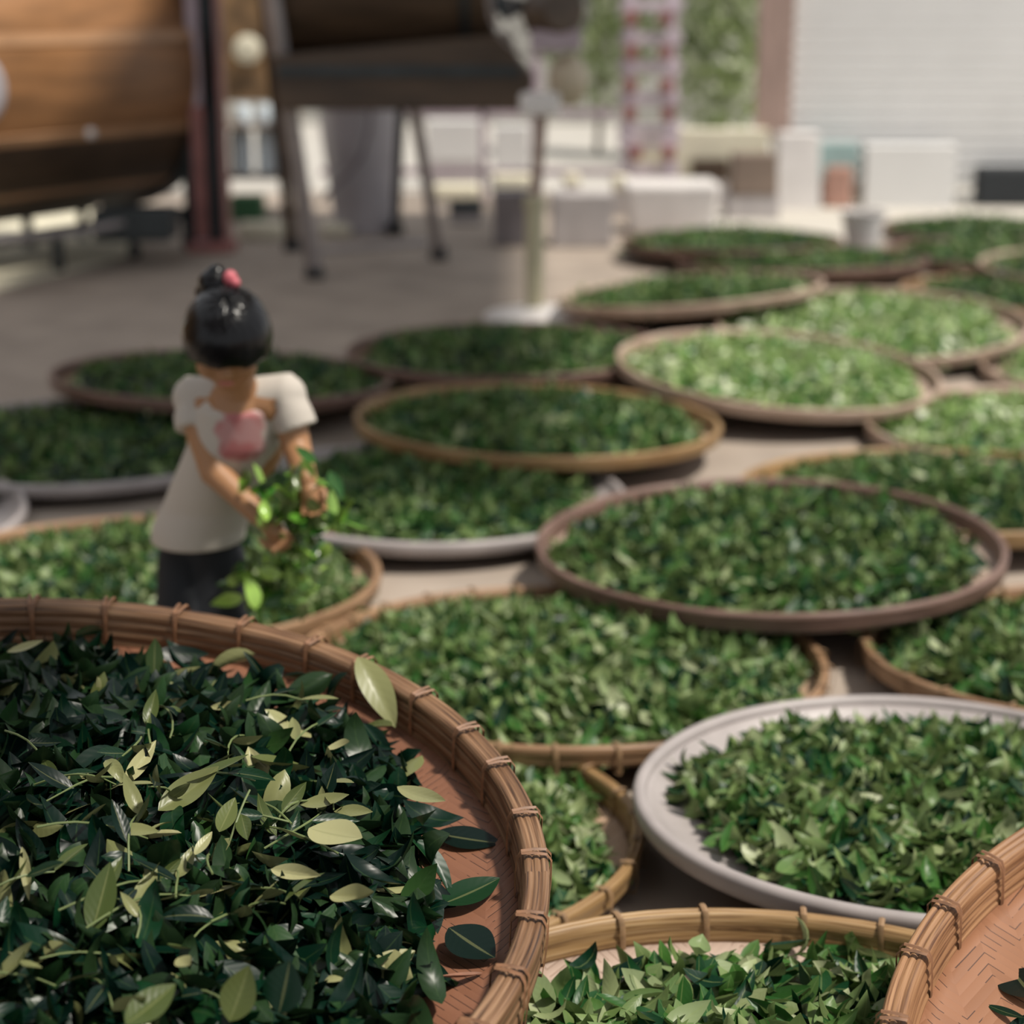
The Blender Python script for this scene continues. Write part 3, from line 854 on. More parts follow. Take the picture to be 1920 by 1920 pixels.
hipR, hipL = q(352, 1035, 3.47), q(404, 1035, 3.46)
pel = (hipR + hipL) / 2 + Vector((0, .01, .03))
waist = q(400, 955, 3.46); chest = q(440, 830, 3.40); upch = q(447, 765, 3.37); neck = q(446, 715, 3.335)
headc = q(426, 622, 3.29)
shR, shL = q(362, 752, 3.40), q(535, 748, 3.36)
elR, wrR = q(402, 885, 3.33), q(492, 972, 3.27)
elL, wrL = q(556, 838, 3.34), q(574, 898, 3.27)
footR, footL = Vector((gnd(340, 1375).x, gnd(340, 1375).y, .0)) - C0, Vector((gnd(432, 1365).x, gnd(432, 1365).y, .0)) - C0
kneeR, kneeL = (hipR + footR) / 2 + Vector((0, -.02, 0)), (hipL + footL) / 2 + Vector((0, -.02, 0))

b = MB()
limb(b, [pel, waist, chest, upch], [.066, .070, .074, .064])
b.ball(chest + Vector((0, .012, .0)), .085, (1.12, .8, 1.1))
limb(b, [upch, neck + Vector((0, .0, .0)), headc + Vector((0, .01, -.03))], [.05, .034, .034])
for sh, el, wr in ((shR, elR, wrR), (shL, elL, wrL)):
    limb(b, [upch + (sh - upch) * .55, sh, el, wr], [.045, .036, .0285, .0205])
for h_, k_, f_ in ((hipR, kneeR, footR), (hipL, kneeL, footL)):
    an = f_ + Vector((0, 0, .04))
    limb(b, [h_, k_, an], [.050, .040, .026])
    limb(b, [f_ + Vector((0, .02, .025)), f_ + Vector((0, -.04, .02)), f_ + Vector((0, -.085, .016))], [.024, .022, .016])
# head: skull, jaw, cheeks, nose, ears; tilted forward and down
HT = Euler((R(34), R(3), R(6))).to_matrix()
hp_ = lambda x, y, z: headc + HT @ Vector((x, y, z))
b.ball(headc, .073, (.92, 1.06, 1.0), seg=24, rings=16, rot=HT)
b.ball(hp_(0, -.028, -.046), .050, (1.0, .95, .95), seg=20, rings=12, rot=HT)
b.ball(hp_(0, -.052, -.082), .018, (1.2, .9, .9), rot=HT)
for sx in (-1, 1):
    b.ball(hp_(sx * .030, -.046, -.042), .026, rot=HT)
    b.ball(hp_(sx * .069, .005, -.028), .018, (.35, .7, 1.15), rot=HT)
b.tube([hp_(0, -.070, -.010), hp_(0, -.081, -.034)], [.007, .011], 10)
b.ball(hp_(0, -.080, -.036), .0105, (1.2, .9, .8), rot=HT)
# hands: palm, four unequal bent fingers and a thumb each
for wr, fwd, side in ((wrR, (q(530, 1018, 3.26) - wrR).normalized(), -1), (wrL, (q(590, 955, 3.25) - wrL).normalized(), 1)):
    lat = fwd.cross(Vector((0, -1, .2))).normalized()
    nrm = lat.cross(fwd).normalized()
    pc = wr + fwd * .024
    b.ball(pc, .019, (1, 1, 1)); b.ball(wr + fwd * .036, .017)
    for e in (-1, 1): limb(b, [wr, pc + lat * e * .010, wr + fwd * .044 + lat * e * .012], [.013, .012, .010], 10)
    for i, (off, ln) in enumerate(((-.0165, .030), (-.0055, .036), (.0055, .034), (.0165, .026))):
        r0 = wr + fwd * .044 + lat * off
        k1 = r0 + fwd * ln * .5 + lat * off * .25 + nrm * .004
        k2 = k1 + fwd * ln * .25 + nrm * .011
        k3 = k2 + fwd * ln * .02 + nrm * .012
        limb(b, [r0, k1, k2, k3], [.0062, .0058, .0052, .0045], 8)
    t0 = wr + fwd * .016 + lat * side * -.014
    limb(b, [t0, t0 + fwd * .016 + lat * side * -.013 + nrm * .008, t0 + fwd * .032 + lat * side * -.012 + nrm * .016], [.0075, .0065, .0052], 8)
merged_surface('body', b, M_skin, child, .0032, 4)
for sx in (-1, 1):
    MB().ball(hp_(sx * .026, -.0705, -.006), .0085, (1.25, .5, .65), rot=HT).build('eye', M_eye, child, smooth=True)
MB().ball(hp_(0, -.0735, -.060), .010, (1.5, .5, .5), rot=HT).build('mouth', M_lip, child, smooth=True)

# shirt
s = MB()
t1 = [q(371, 1012, 3.46), q(374, 985, 3.46), q(392, 945, 3.455), chest, upch + Vector((0, 0, .0))]
rads = [(.093, .098), (.094, .096), (.092, .092), (.090, .088), (.080, .066)]
rings = []
SG = 36
for c_, (ra, rb_) in zip(t1, rads):
    rings.append([c_ + Vector((ra * math.cos(2 * PI * k / SG), rb_ * math.sin(2 * PI * k / SG), 0)) for k in range(SG)])
top_c = upch + Vector((0, .012, .040))
rings.append([top_c + Vector((.060 * math.cos(2 * PI * k / SG), .046 * math.sin(2 * PI * k / SG), -.012 * -math.sin(2 * PI * k / SG))) for k in range(SG)])
vs = [v for r_ in rings for v in r_]
fs = [(i * SG + k, i * SG + (k + 1) % SG, (i + 1) * SG + (k + 1) % SG, (i + 1) * SG + k) for i in range(len(rings) - 1) for k in range(SG)]
fs += [tuple(range(SG))[::-1], tuple(range((len(rings) - 1) * SG, len(rings) * SG))]
s.add(vs, fs)
for sh, el, sd_ in ((shR, elR, -1), (shL, elL, 1)):
    d = (el - sh).normalized()
    out = Vector((sd_, 0, 0))
    s.tube([upch + (sh - upch) * .3 + Vector((0, .004, .006)), sh + Vector((0, .004, .012)), sh + d * .030 + out * .006, sh + d * .058 + out * .010], [.048, .040, .040, .040], 20)
    s.ball(sh + Vector((0, .004, .006)), .041)
sm = bpy.data.materials.new('printed_shirt')
nt, bs = nodes(sm); N, Lk = nt.nodes, nt.links
tc = N.new('ShaderNodeTexCoord'); sub = N.new('ShaderNodeVectorMath'); sub.operation = 'SUBTRACT'
pc_ = q(455, 815, 3.32)
sub.inputs[1].default_value = pc_
Lk.new(tc.outputs['Object'], sub.inputs[0])
scl = N.new('ShaderNodeVectorMath'); scl.operation = 'MULTIPLY'; scl.inputs[1].default_value = (1 / .074, 1 / .12, 1 / .118)
Lk.new(sub.outputs[0], scl.inputs[0])
ln = N.new('ShaderNodeVectorMath'); ln.operation = 'LENGTH'; Lk.new(scl.outputs[0], ln.inputs[0])
no = N.new('ShaderNodeTexNoise'); no.inputs['Scale'].default_value = 22; Lk.new(tc.outputs['Object'], no.inputs[0])
ad = N.new('ShaderNodeMath'); ad.operation = 'MULTIPLY_ADD'; ad.inputs[1].default_value = .7; Lk.new(no.outputs[0], ad.inputs[0]); Lk.new(ln.outputs['Value'], ad.inputs[2])
rp = N.new('ShaderNodeValToRGB'); rp.color_ramp.elements[0].position = .85; rp.color_ramp.elements[1].position = 1.35
rp.color_ramp.elements[0].color = (1, 1, 1, 1); rp.color_ramp.elements[1].color = (0, 0, 0, 1)
Lk.new(ad.outputs[0], rp.inputs[0])
pr = N.new('ShaderNodeValToRGB'); pr.color_ramp.elements[0].position = .42; pr.color_ramp.elements[0].color = (.36, .12, .12, 1)
pr.color_ramp.elements[1].position = .58; pr.color_ramp.elements[1].color = (.42, .22, .215, 1)
n2 = N.new('ShaderNodeTexNoise'); n2.inputs['Scale'].default_value = 30; Lk.new(tc.outputs['Object'], n2.inputs[0]); Lk.new(n2.outputs[0], pr.inputs[0])
mx = N.new('ShaderNodeMix'); mx.data_type = 'RGBA'; Lk.new(rp.outputs[0], mx.inputs[0]); mx.inputs[6].default_value = (.44, .40, .355, 1); Lk.new(pr.outputs[0], mx.inputs[7])
Lk.new(mx.outputs[2], bs.inputs['Base Color']); bs.inputs['Roughness'].default_value = .85
merged_surface('shirt', s, sm, child, .0045, 5)

# trousers
b = MB()
limb(b, [hipR + Vector((.02, 0, .03)), hipR + Vector((.0, 0, -.02)), kneeR, footR + Vector((0, 0, .07))], [.055, .062, .056, .045], 18)
limb(b, [hipL + Vector((-.02, 0, .03)), hipL + Vector((.0, 0, -.02)), kneeL, footL + Vector((0, 0, .07))], [.055, .062, .056, .045], 18)
merged_surface('trousers', b, M_trou, child, .006, 3)
for f_ in (footR, footL):
    MB().box(f_ + Vector((0, -.03, .006)), (.058, .15, .012)).build('sandal', M_sole, child, bevel=.004)

# hair: a bob with a fringe, a bun on top held by a pink band
hv = []; hf = []
NU, NV = 56, 30
for i in range(NV + 1):
    for k in range(NU):
        a = 2 * PI * k / NU            # a = -90 deg is the face side
        front = max(0, -math.sin(a))
        lo = 1.86 - .30 * front ** 1.5 - .03 * math.cos(9 * a)
        th = lo * i / NV
        rr = .080 + .0012 * math.sin(23 * a + 2 * math.sin(5 * th)) + .004 * min(1, th) + (.004 * front)
        flare = 1 + .05 * max(0, th - 1.2)
        hv.append(hp_(rr * .96 * math.sin(th) * math.cos(a) * flare, rr * 1.08 * math.sin(th) * math.sin(a) * flare, rr * math.cos(th) * (1 if th < PI / 2 else 1.25)))
hf = [(i * NU + k, i * NU + (k + 1) % NU, (i + 1) * NU + (k + 1) % NU, (i + 1) * NU + k) for i in range(NV) for k in range(NU)]
hb = MB(); hb.add(hv, hf)
hair = hb.build('hair', M_hair, child, smooth=True)
so = hair.modifiers.new('thick', 'SOLIDIFY'); so.thickness = .008; so.offset = -1
bun = MB()
bc = q(402, 530, 3.33)
bun.ball(bc, .030, (1.05, 1, .9)); bun.ball(bc + Vector((-.016, .01, -.022)), .024); bun.tube([bc, bc + Vector((.0, .0, -.045))], [.018, .026], 14)
bun.ball(bc + Vector((.004, 0, .014)), .021)
merged_surface('hair_bun', bun, M_hair, child, .004, 3)
hb = MB().ball(q(432, 522, 3.31), .0135, (1, 1, 1.15)); hb.ball(q(441, 530, 3.30), .010)
hb.build('hair_band', M_pink, child, smooth=True)

# the bunch of fresh leaves the child lifts out of the tray
bunch = empty('leafy_tea_bunch', at(545, 985, 3.27), 'bunch of bright green leafy tea twigs held in both hands of the child', 'tea leaves')
O_ = bunch.location.copy()
rb = np.random.default_rng(9)
cl = [(575, 905, 3.26), (560, 945, 3.25), (590, 965, 3.27), (548, 990, 3.25), (560, 1030, 3.27), (590, 1020, 3.29), (520, 1060, 3.30), (545, 1080, 3.31), (500, 1095, 3.33), (515, 1125, 3.34), (475, 1092, 3.33), (505, 915, 3.27), (615, 950, 3.29)]
pos = []
for c_ in cl:
    c0 = at(*c_) - O_
    for k in range(13): pos.append(c0 + Vector(rb.normal(0, .027, 3)))
pos = np.array([tuple(p) for p in pos])
V, F, T, A, S = leaves_arrays(rb, pos, (.045, .07), rb.uniform(0, 1, len(pos)), 1.0, ns=6, nt=3, wr=(.38, .52))
me = np_mesh('foliage', V, F, T, A, S, L_bunch); o = bpy.data.objects.new('foliage', me); COL.objects.link(o); o.parent = bunch
for c_ in cl[3:]:
    p = at(*c_) - O_
    MB().tube([Vector((0, 0, 0)), p * .5 + Vector((.01, 0, .01)), p], .0016, 6).build('twig', M_stem, bunch, smooth=True)

# ------------------------------------------------------------------ pedestal fan
fy = 8.1
fb = gnd(1020, 598); fb.z = 0
fan = empty('pedestal_fan', fb, 'cream pedestal fan with round white base standing behind the trays', 'fan')
X0 = 0
MB().lathe([(.0, 0), (.275, 0), (.28, .012), (.26, .026), (.12, .042), (.06, .06), (.0, .06)], 48).build('base', M_white, fan, smooth=True)
lpole = MB().tube([(-.045, 0, .05), (-.045, 0, .52)], .042, 20).build('lower_pole', M_olive, fan, smooth=True)
MB().tube([(-.045, 0, .50), (-.01, 0, .98)], .028, 18).build('upper_pole', M_tan, fan, smooth=True)
MB().lathe([(.05, -.02), (.052, 0), (.05, .03), (.03, .04)], 24, c=(-.045, 0, .52)).build('collar', M_olive, lpole, smooth=True)
cbx = at(1012, 195, fb.y - .06) - fb
MB().box(cbx, (.18, .10, .10)).build('control_box', M_white, fan, bevel=.02)
MB().ball(at(1065, 150, fb.y) - fb, .10, (.9, .9, 1.15)).build('tilt_joint', M_joint, fan, smooth=True)
mt = at(1042, 22, fb.y) - fb
ax = Vector((.35, -.94, .1)).normalized()
MB().lathe([(.0, -.13), (.09, -.13), (.12, -.10), (.125, .02), (.09, .10), (.0, .11)], 32, c=mt, axis=ax).build('motor', M_dwood, fan, smooth=True)
MB().box(mt + Vector((.0, -.03, -.12)), (.22, .12, .09)).build('bracket', M_lav, fan, bevel=.015)
gc = mt + ax * -.20 + Vector((0, .02, .06))
grd = MB()
for rr, zz in ((.24, 0), (.235, .035), (.235, -.035), (.16, .06), (.16, -.06), (.08, .07), (.08, -.07)):
    qd = Vector((0, 0, 1)).rotation_difference(ax)
    pts = [gc + qd @ Vector((rr * math.cos(2 * PI * k / 40), rr * math.sin(2 * PI * k / 40), zz)) for k in range(41)]
    grd.tube(pts, .003, 6, cap=False)
for k in range(24):
    a = 2 * PI * k / 24
    pts = [gc + qd @ Vector((r_ * math.cos(a), r_ * math.sin(a), z_)) for r_, z_ in ((.02, .07), (.16, .06), (.235, .035), (.24, 0), (.235, -.035), (.16, -.06), (.02, -.07))]
    grd.tube(pts, .002, 5)
grd.build('guard', M_steel, fan, smooth=True)
for k in range(4):
    a = 2 * PI * k / 4 + .4
    vs = [gc + qd @ Vector((r_ * math.cos(a + da), r_ * math.sin(a + da), z_)) for r_, da, z_ in ((.03, 0, -.01), (.21, -.25, -.015), (.22, .1, 0), (.19, .42, .02), (.03, .6, .012))]
    bl = MB(); bl.add(vs + [v + ax * .003 for v in vs], [(0, 1, 2, 3, 4), (9, 8, 7, 6, 5)] + [(i, i + 5, (i + 1) % 5 + 5, (i + 1) % 5) for i in range(5)])
    bl.build('blade', M_dsteel, fan)

# ------------------------------------------------------------------ machine in the middle: dark drum on A-frame legs
mY = 9.5
O2 = Vector((at(740, 100, mY).x, mY, 0))
mach = empty('drum_machine', O2, 'dark wooden drum machine on splayed grey steel legs behind the trays', 'machine')
P2 = lambda px, py, Y=mY: at(px, py, Y) - O2
xl, xr = P2(520, 0).x, P2(930, 0).x
zc = P2(700, 112).z + .50
MB().lathe([(.0, xl), (.49, xl), (.50, xl + .03), (.50, xr - .12), (.47, xr), (.0, xr)], 48, c=(0, .1, zc), axis=(1, 0, 0)).build('drum', M_dwood, mach, smooth=True)
for xx in (xl + .02, xr - .15): MB().lathe([(.495, -.02), (.515, -.02), (.515, .02), (.495, .02)], 48, c=(xx, .1, zc), axis=(1, 0, 0), closed=True).build('band', M_dsteel, mach)
# trough with a flaring right end
A_, B_, C_, D_ = P2(528, 100), P2(955, 60), P2(1000, 140), P2(985, 198)
E_ = P2(540, 198)
pts = [A_, B_, P2(968, 100), C_, D_, E_]
vs = [p + Vector((0, -.42, 0)) for p in pts] + [p + Vector((0, .42, 0)) for p in pts]
n = len(pts)
tr_ = MB(); tr_.add(vs, [tuple(range(n)), tuple(range(n, 2 * n))[::-1]] + [(i, (i + 1) % n, (i + 1) % n + n, i + n) for i in range(n)])
tr_.build('trough', M_dwood, mach, bevel=.01)
MB().box(((A_.x + D_.x) / 2, -.43, P2(700, 128).z), (D_.x - A_.x - .06, .03, .05)).build('rail', M_dsteel, mach, bevel=.004)


def leg(px0, py0, Y0, px1, py1, m, parent, O, wd=.055, foot=True):
    a = at(px0, py0, Y0) - O; g = gnd(px1, py1); g.z = .03; bq = g - O
    l = MB(); d = (bq - a); L_ = d.length
    rot = Vector((0, 0, 1)).rotation_difference(d.normalized()).to_euler()
    l.box((a + bq) / 2, (wd, wd * .8, L_), rot)
    o = l.build('leg', m, parent, bevel=.005)
    if foot: MB().lathe([(.0, 0), (.05, 0), (.055, .02), (.04, .075), (.0, .08)], 20, c=bq + Vector((0, 0, -.03))).build('foot', M_black, o, smooth=True)
    return bq


leg(506, -20, 9.1, 590, 522, M_steel, mach, O2, .075)
leg(494, -20, 9.95, 548, 470, M_dwood, mach, O2, .06)
leg(775, 190, 9.3, 823, 486, M_steel, mach, O2, .055)
leg(752, 190, 9.9, 742, 440, M_dsteel, mach, O2, .05)
MB().tube([gnd(598, 470, .12) - O2, gnd(800, 455, .12) - O2], .02, 10).build('cross_bar', M_steel, mach, smooth=True)

# grey metal bin and its hose
by = 11.4
O3 = Vector((at(675, 0, by).x, by, 0))
P3 = lambda px, py, Y=by: at(px, py, Y) - O3
binn = empty('metal_bin', O3, 'tapered grey metal bin under the drum between the machine legs', 'bin')
zt_, zb_ = P3(0, 190).z, .02
prof = [(.04, 0), (.17, 0), (.185, .03), (P3(755, 0).x, zt_ * .75), (P3(755, 0).x + .01, zt_), (P3(750, 0).x, zt_), (P3(748, 0).x, zt_ * .75), (.16, .05), (.04, .04)]
MB().lathe(prof, 40).build('body', M_bin, binn, smooth=True)
MB().lathe([(prof[4][0] - .005, zt_ - .02), (prof[4][0] + .012, zt_ - .02), (prof[4][0] + .012, zt_ + .01), (prof[4][0] - .005, zt_ + .01)], 40, closed=True).build('rim', M_steel, binn, smooth=True)
hs = MB(); pts = [P3(696, 195, by - .32), P3(694, 240, by - .34), P3(680, 290, by - .34), P3(655, 325, by - .32), P3(625, 350, by - .30), P3(600, 380, by - .3)]
o = hs.tube([p + O3 for p in pts], .016, 10).build('hose', M_crate, None, smooth=True)
tag(o, 'dark hose curving down in front of the grey metal bin', 'hose')

# ------------------------------------------------------------------ big wooden drum at the left
O4 = gnd(150, 500); O4.z = 0
dm = empty('roasting_drum', O4, 'huge brown wooden drum with pale hoops at the upper left edge', 'machine')
pa, pb = at(-90, 395, 9.0), at(352, 345, 10.55)
axd = (pb - pa); axd.z = 0; Ld = axd.length + .25; axd.normalize()
nrm = Vector((-axd.y, axd.x, 0))
rD = .78
zD = .24 + rD
front = at(120, 150, 9.55)
c0 = Vector((front.x, front.y, 0)) + nrm * rD; c0.z = zD
t0 = (Vector((pa.x, pa.y, 0)) - Vector((c0.x, c0.y, 0))).dot(axd)
cs = c0 + axd * (t0 - .1); ce = c0 + axd * (t0 + Ld - .15)
LL = (ce - cs).length
MB().lathe([(.0, 0), (rD - .01, 0), (rD, .02), (rD, LL - .02), (rD - .01, LL), (.0, LL)], 64, c=cs - O4, axis=axd).build('drum', M_wood, dm, smooth=True)


def strip(ang, wd, thk, m, nm='batten'):
    """flat batten running along the drum; ang from horizontal front, positive upwards"""
    u = -nrm * math.cos(ang) + Vector((0, 0, 1)) * math.sin(ang)
    v = Vector((0, 0, 1)) * math.cos(ang) + nrm * math.sin(ang)
    p0 = cs + u * (rD - .004); p1 = ce + u * (rD - .004)
    vs = [p + u * k + v * j for p in (p0, p1) for k, j in ((0, -wd / 2), (thk, -wd / 2), (thk, wd / 2), (0, wd / 2))]
    m_ = MB(); m_.add([w_ - O4 for w_ in vs], [(3, 2, 1, 0), (4, 5, 6, 7), (0, 1, 5, 4), (1, 2, 6, 5), (2, 3, 7, 6), (3, 0, 4, 7)])
    m_.build(nm, m, dm, bevel=.003)


strip(R(14), .055, .012, M_woodp)
strip(R(-23), .055, .012, M_woodp)
strip(R(-52), .055, .012, M_woodp)
# dark lower shell
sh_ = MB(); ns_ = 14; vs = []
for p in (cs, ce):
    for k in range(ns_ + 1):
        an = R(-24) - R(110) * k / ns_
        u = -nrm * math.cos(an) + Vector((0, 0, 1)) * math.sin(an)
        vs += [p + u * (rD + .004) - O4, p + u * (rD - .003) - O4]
n2_ = (ns_ + 1) * 2
fs = []
for k in range(ns_):
    a_, b_ = 2 * k, 2 * k + 2
    fs += [(a_, b_, n2_ + b_, n2_ + a_), (a_ + 1, n2_ + a_ + 1, n2_ + b_ + 1, b_ + 1), (a_, a_ + 1, b_ + 1, b_), (n2_ + a_, n2_ + b_, n2_ + b_ + 1, n2_ + a_ + 1)]
fs += [(0, n2_, n2_ + 1, 1), (2 * ns_, 2 * ns_ + 1, n2_ + 2 * ns_ + 1, n2_ + 2 * ns_)]
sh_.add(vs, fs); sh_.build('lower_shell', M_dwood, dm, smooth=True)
MB().lathe([(rD - .02, -.06), (rD + .03, -.06), (rD + .03, .06), (rD - .02, .06)], 64, c=ce - O4, axis=axd, closed=True).build('end_ring', M_dsteel, dm, smooth=True)
MB().ball(at(170, 250, 9.5) - O4 + Vector((0, .0, 0)), .028).build('bolt', M_white, dm, smooth=True)
# frame below with castors
for off in (.15, .95):
    f0 = cs - nrm * rD + nrm * off; f1 = ce - nrm * rD + nrm * off
    f0.z = f1.z = .215
    MB().tube([f0 - O4, f1 - O4], .035, 8).build('rail', M_dsteel, dm)
    for tt in (.12, .42, .72, .95):
        p = f0.lerp(f1, tt); p.z = 0
        bk_ = MB().box(p - O4 + Vector((0, 0, .15)), (.05, .05, .12)).build('bracket', M_dsteel, dm)
        MB().lathe([(.0, -.02), (.04, -.02), (.048, -.012), (.048, .012), (.04, .02), (.0, .02)], 20, c=p - O4 + Vector((0, 0, .049)), axis=(.8, .6, 0)).build('castor', M_black, bk_, smooth=True)
# low bracing seen under the drum
MB().tube([at(-20, 452, 9.0) - O4, at(150, 435, 9.5) - O4, at(330, 398, 10.1) - O4], .02, 8).build('brace', M_steel, dm, smooth=True)
MB().box(at(255, 418, 9.9) - O4, (.42, .3, .17)).build('gear_case', M_dsteel, dm, bevel=.02)
wh = at(2, 165, 9.0) - O4
MB().lathe([(.0, -.06), (.05, -.06), (.20, -.03), (.22, 0), (.20, .03), (.05, .05), (.0, .05)], 32, c=wh + Vector((-.17, -.12, 0)), axis=(.3, -1, 0)).build('hand_wheel', M_bin, dm, smooth=True)

# steel column beside it (flanges and web seen at an angle)
g5 = gnd(400, 470)
colm = empty('steel_column', (g5.x, g5.y, 0), 'tall red and lavender painted steel column right of the big wooden drum', 'column')
for dx, m_ in ((-.075, M_lav), (.085, M_red)):
    MB().box((dx, 0, 1.6), (.022, .16, 3.2)).build('flange', m_, colm, bevel=.003)
MB().box((.005, .03, 1.6), (.145, .018, 3.2)).build('web', M_dsteel, colm)
MB().box((-.045, -.07, 1.6), (.06, .012, 3.2)).build('flange_lip', M_lav, colm, bevel=.003)
MB().box((0, 0, .03), (.26, .24, .06)).build('base_plate', M_red, colm, bevel=.004)
MB().box((-.045, -.082, .45), (.075, .012, .75)).build('red_patch', M_red, colm)
MB().tube([(-.13, .05, 0), (-.13, .05, 3.2)], .035, 12).build('pipe', M_dsteel, colm, smooth=True)

# ------------------------------------------------------------------ back side of the shed: rails, wall, shutter
def slab(name, px0, py0, px1, py1, Y, th, m, label=None, cat=None, group=None, bevel=.01, zmin=None, taper=None):
    a, b_ = at(px0, py0, Y), at(px1, py1, Y)
    z0 = b_.z if zmin is None else zmin
    mb = MB().box((0, 0, (a.z - z0) / 2), (b_.x - a.x, th, a.z - z0), taper=taper or 1.0)
    o = mb.build(name, m, None, bevel=bevel)
    o.location = ((a.x + b_.x) / 2, Y + th / 2, z0)
    if label: tag(o, label, cat, group)
    return o


# open window wall in the middle
k = 0
for px in (905, 1005):
    o = slab('trim_%d' % (k + 1), px - 8, -150, px + 8, 400, 13.1, .08, M_lav, zmin=0); o['kind'] = 'structure'; k += 1
for py in (212, 322):
    a, b_ = at(600, py, 13.12), at(1160, py, 13.12)
    o = MB().box((0, 0, 0), (b_.x - a.x, .06, .05)).build('trim_%d' % (k + 1), M_lav); o.location = ((a.x + b_.x) / 2, 13.13, a.z); o['kind'] = 'structure'; k += 1
# brown wall piece between the column and the middle machine
w1 = slab('wall_left', -400, -300, 512, 190, 13.4, .08, M_rib, zmin=at(0, 190, 13.4).z); w1['kind'] = 'structure'
# shutter
sy = 13.0
a, b_ = at(1478, -500, sy), at(2700, 290, sy)
a.z = 3.2
n_ = 34
mb = MB()
zl = np.linspace(.13, 3.2, n_ * 4 + 1)
vs = []
for i, z_ in enumerate(zl):
    off = -.014 * (1 - abs(2 * ((i % 4) / 4) - 1))
    vs += [(a.x, sy + off, z_), (b_.x, sy + off, z_), (b_.x, sy + .03, z_), (a.x, sy + .03, z_)]
nz = len(zl)
fs = []
for i in range(nz - 1):
    for j in range(4): fs.append((i * 4 + j, i * 4 + (j + 1) % 4, (i + 1) * 4 + (j + 1) % 4, (i + 1) * 4 + j))
fs += [(3, 2, 1, 0), tuple((nz - 1) * 4 + j for j in range(4))]
mb.add(vs, fs)
o = mb.build('wall_back_shutter', M_shutter); o['kind'] = 'structure'; o.name = 'door_1'
o = slab('trim_10', 1443, -500, 1482, 262, 12.9, .10, M_post); o['kind'] = 'structure'
# sill under the shutter: pale plinth, open dark gap at the right
o = slab('trim_11', 1545, 286, 1760, 342, 13.02, .2, M_floor2, zmin=0); o['kind'] = 'structure'
o = slab('wall_back_low', 1180, 243, 1440, 292, 12.78, .15, M_cream, zmin=.0); o.name = 'wall_back'; o['kind'] = 'structure'
o = MB().box((0, 0, .006), (7.5, 3.0, .012)).build('floor_apron', M_floor2); o.location = (4.9, 12.4, 0); o['kind'] = 'structure'; o.name = 'floor_sill'
pv = [(-2.62, 8.9), (-2.2, 10.2), (-2.3, 12.6), (-5.6, 12.6), (-5.6, 7.4)]  # patch of sunlight under the drum, put in as a cream slab
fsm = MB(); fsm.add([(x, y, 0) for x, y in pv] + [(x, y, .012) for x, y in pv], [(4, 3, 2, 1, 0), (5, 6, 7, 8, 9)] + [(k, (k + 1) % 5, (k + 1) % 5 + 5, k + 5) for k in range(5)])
o = fsm.build('floor_sun_patch', M_cream); o['kind'] = 'structure'

# column foot, boxes and other things near the back
slab('column_foot', 1462, 250, 1532, 372, 12.6, .22, M_white, 'white painted column foot beside the brown box, under the wooden post', 'column', zmin=0, taper=1.15)
slab('brown_box', 1378, 290, 1455, 366, 12.0, .25, M_card, 'brown box with slanted side standing left of the white column foot', 'box', taper=1.08)
slab('box_stand', 1366, 366, 1462, 400, 12.0, .3, M_lcrate, 'pale low block under the brown box', 'block', zmin=0).location.z = 0
slab('teal_crate', 1525, 268, 1610, 300, 12.75, .15, M_teal, 'teal crate lying at the foot of the shutter', 'crate', zmin=.20).location.z = .20
slab('salmon_bundle', 1550, 312, 1600, 338, 12.7, .16, M_salmon, 'salmon pink bundle below the teal crate', 'bundle', zmin=0, bevel=.03)
slab('white_carton', 1625, 272, 1790, 345, 12.7, .16, M_shutter, 'white carton standing against the shutter', 'box', zmin=0)
slab('dark_gap_slab', 1835, 312, 2000, 344, 12.75, .14, M_black, 'black slab standing in for the dark gap under the shutter at the right edge', 'roll', zmin=0, bevel=.03)  # black slab put in as the darkness of the gap under the shutter

# tub, blocks, bucket
tb = at(1262, 345, 11.3); tbx = (at(1355, 0, 11.3).x - at(1170, 0, 11.3).x)
tub = MB().box((0, 0, tb.z / 2), (tbx, .5, tb.z), taper=.86).build('pale_tub', M_white, bevel=.03); tub.location = (tb.x, 11.5, 0)
tag(tub, 'pale grey rectangular tub behind the farthest left tray', 'tub')
slab('grey_block', 925, 362, 1000, 462, gnd(0, 462).y, .3, M_crate, 'dark grey block left of the fan pole', 'block', zmin=0)
slab('pale_block', 1035, 365, 1148, 464, gnd(0, 464).y, .3, M_lcrate, 'lighter grey block right of the fan pole', 'block', zmin=0)
bk = gnd(1616, 478); bkt = empty('bucket', (bk.x, bk.y, 0), 'white tapered bucket standing among the far trays', 'bucket')
MB().lathe([(.0, 0), (.085, 0), (.125, .24), (.132, .24), (.132, .25), (.118, .25), (.082, .015), (.0, .015)], 32).build('body', M_white, bkt, smooth=True)
hd = [(.128 * math.cos(a_), -.128 * math.sin(a_) * .35, .235 + .128 * math.sin(a_) * -.4) for a_ in [PI * k / 12 for k in range(13)]]
MB().tube(hd, .004, 6).build('handle', M_steel, bkt, smooth=True)

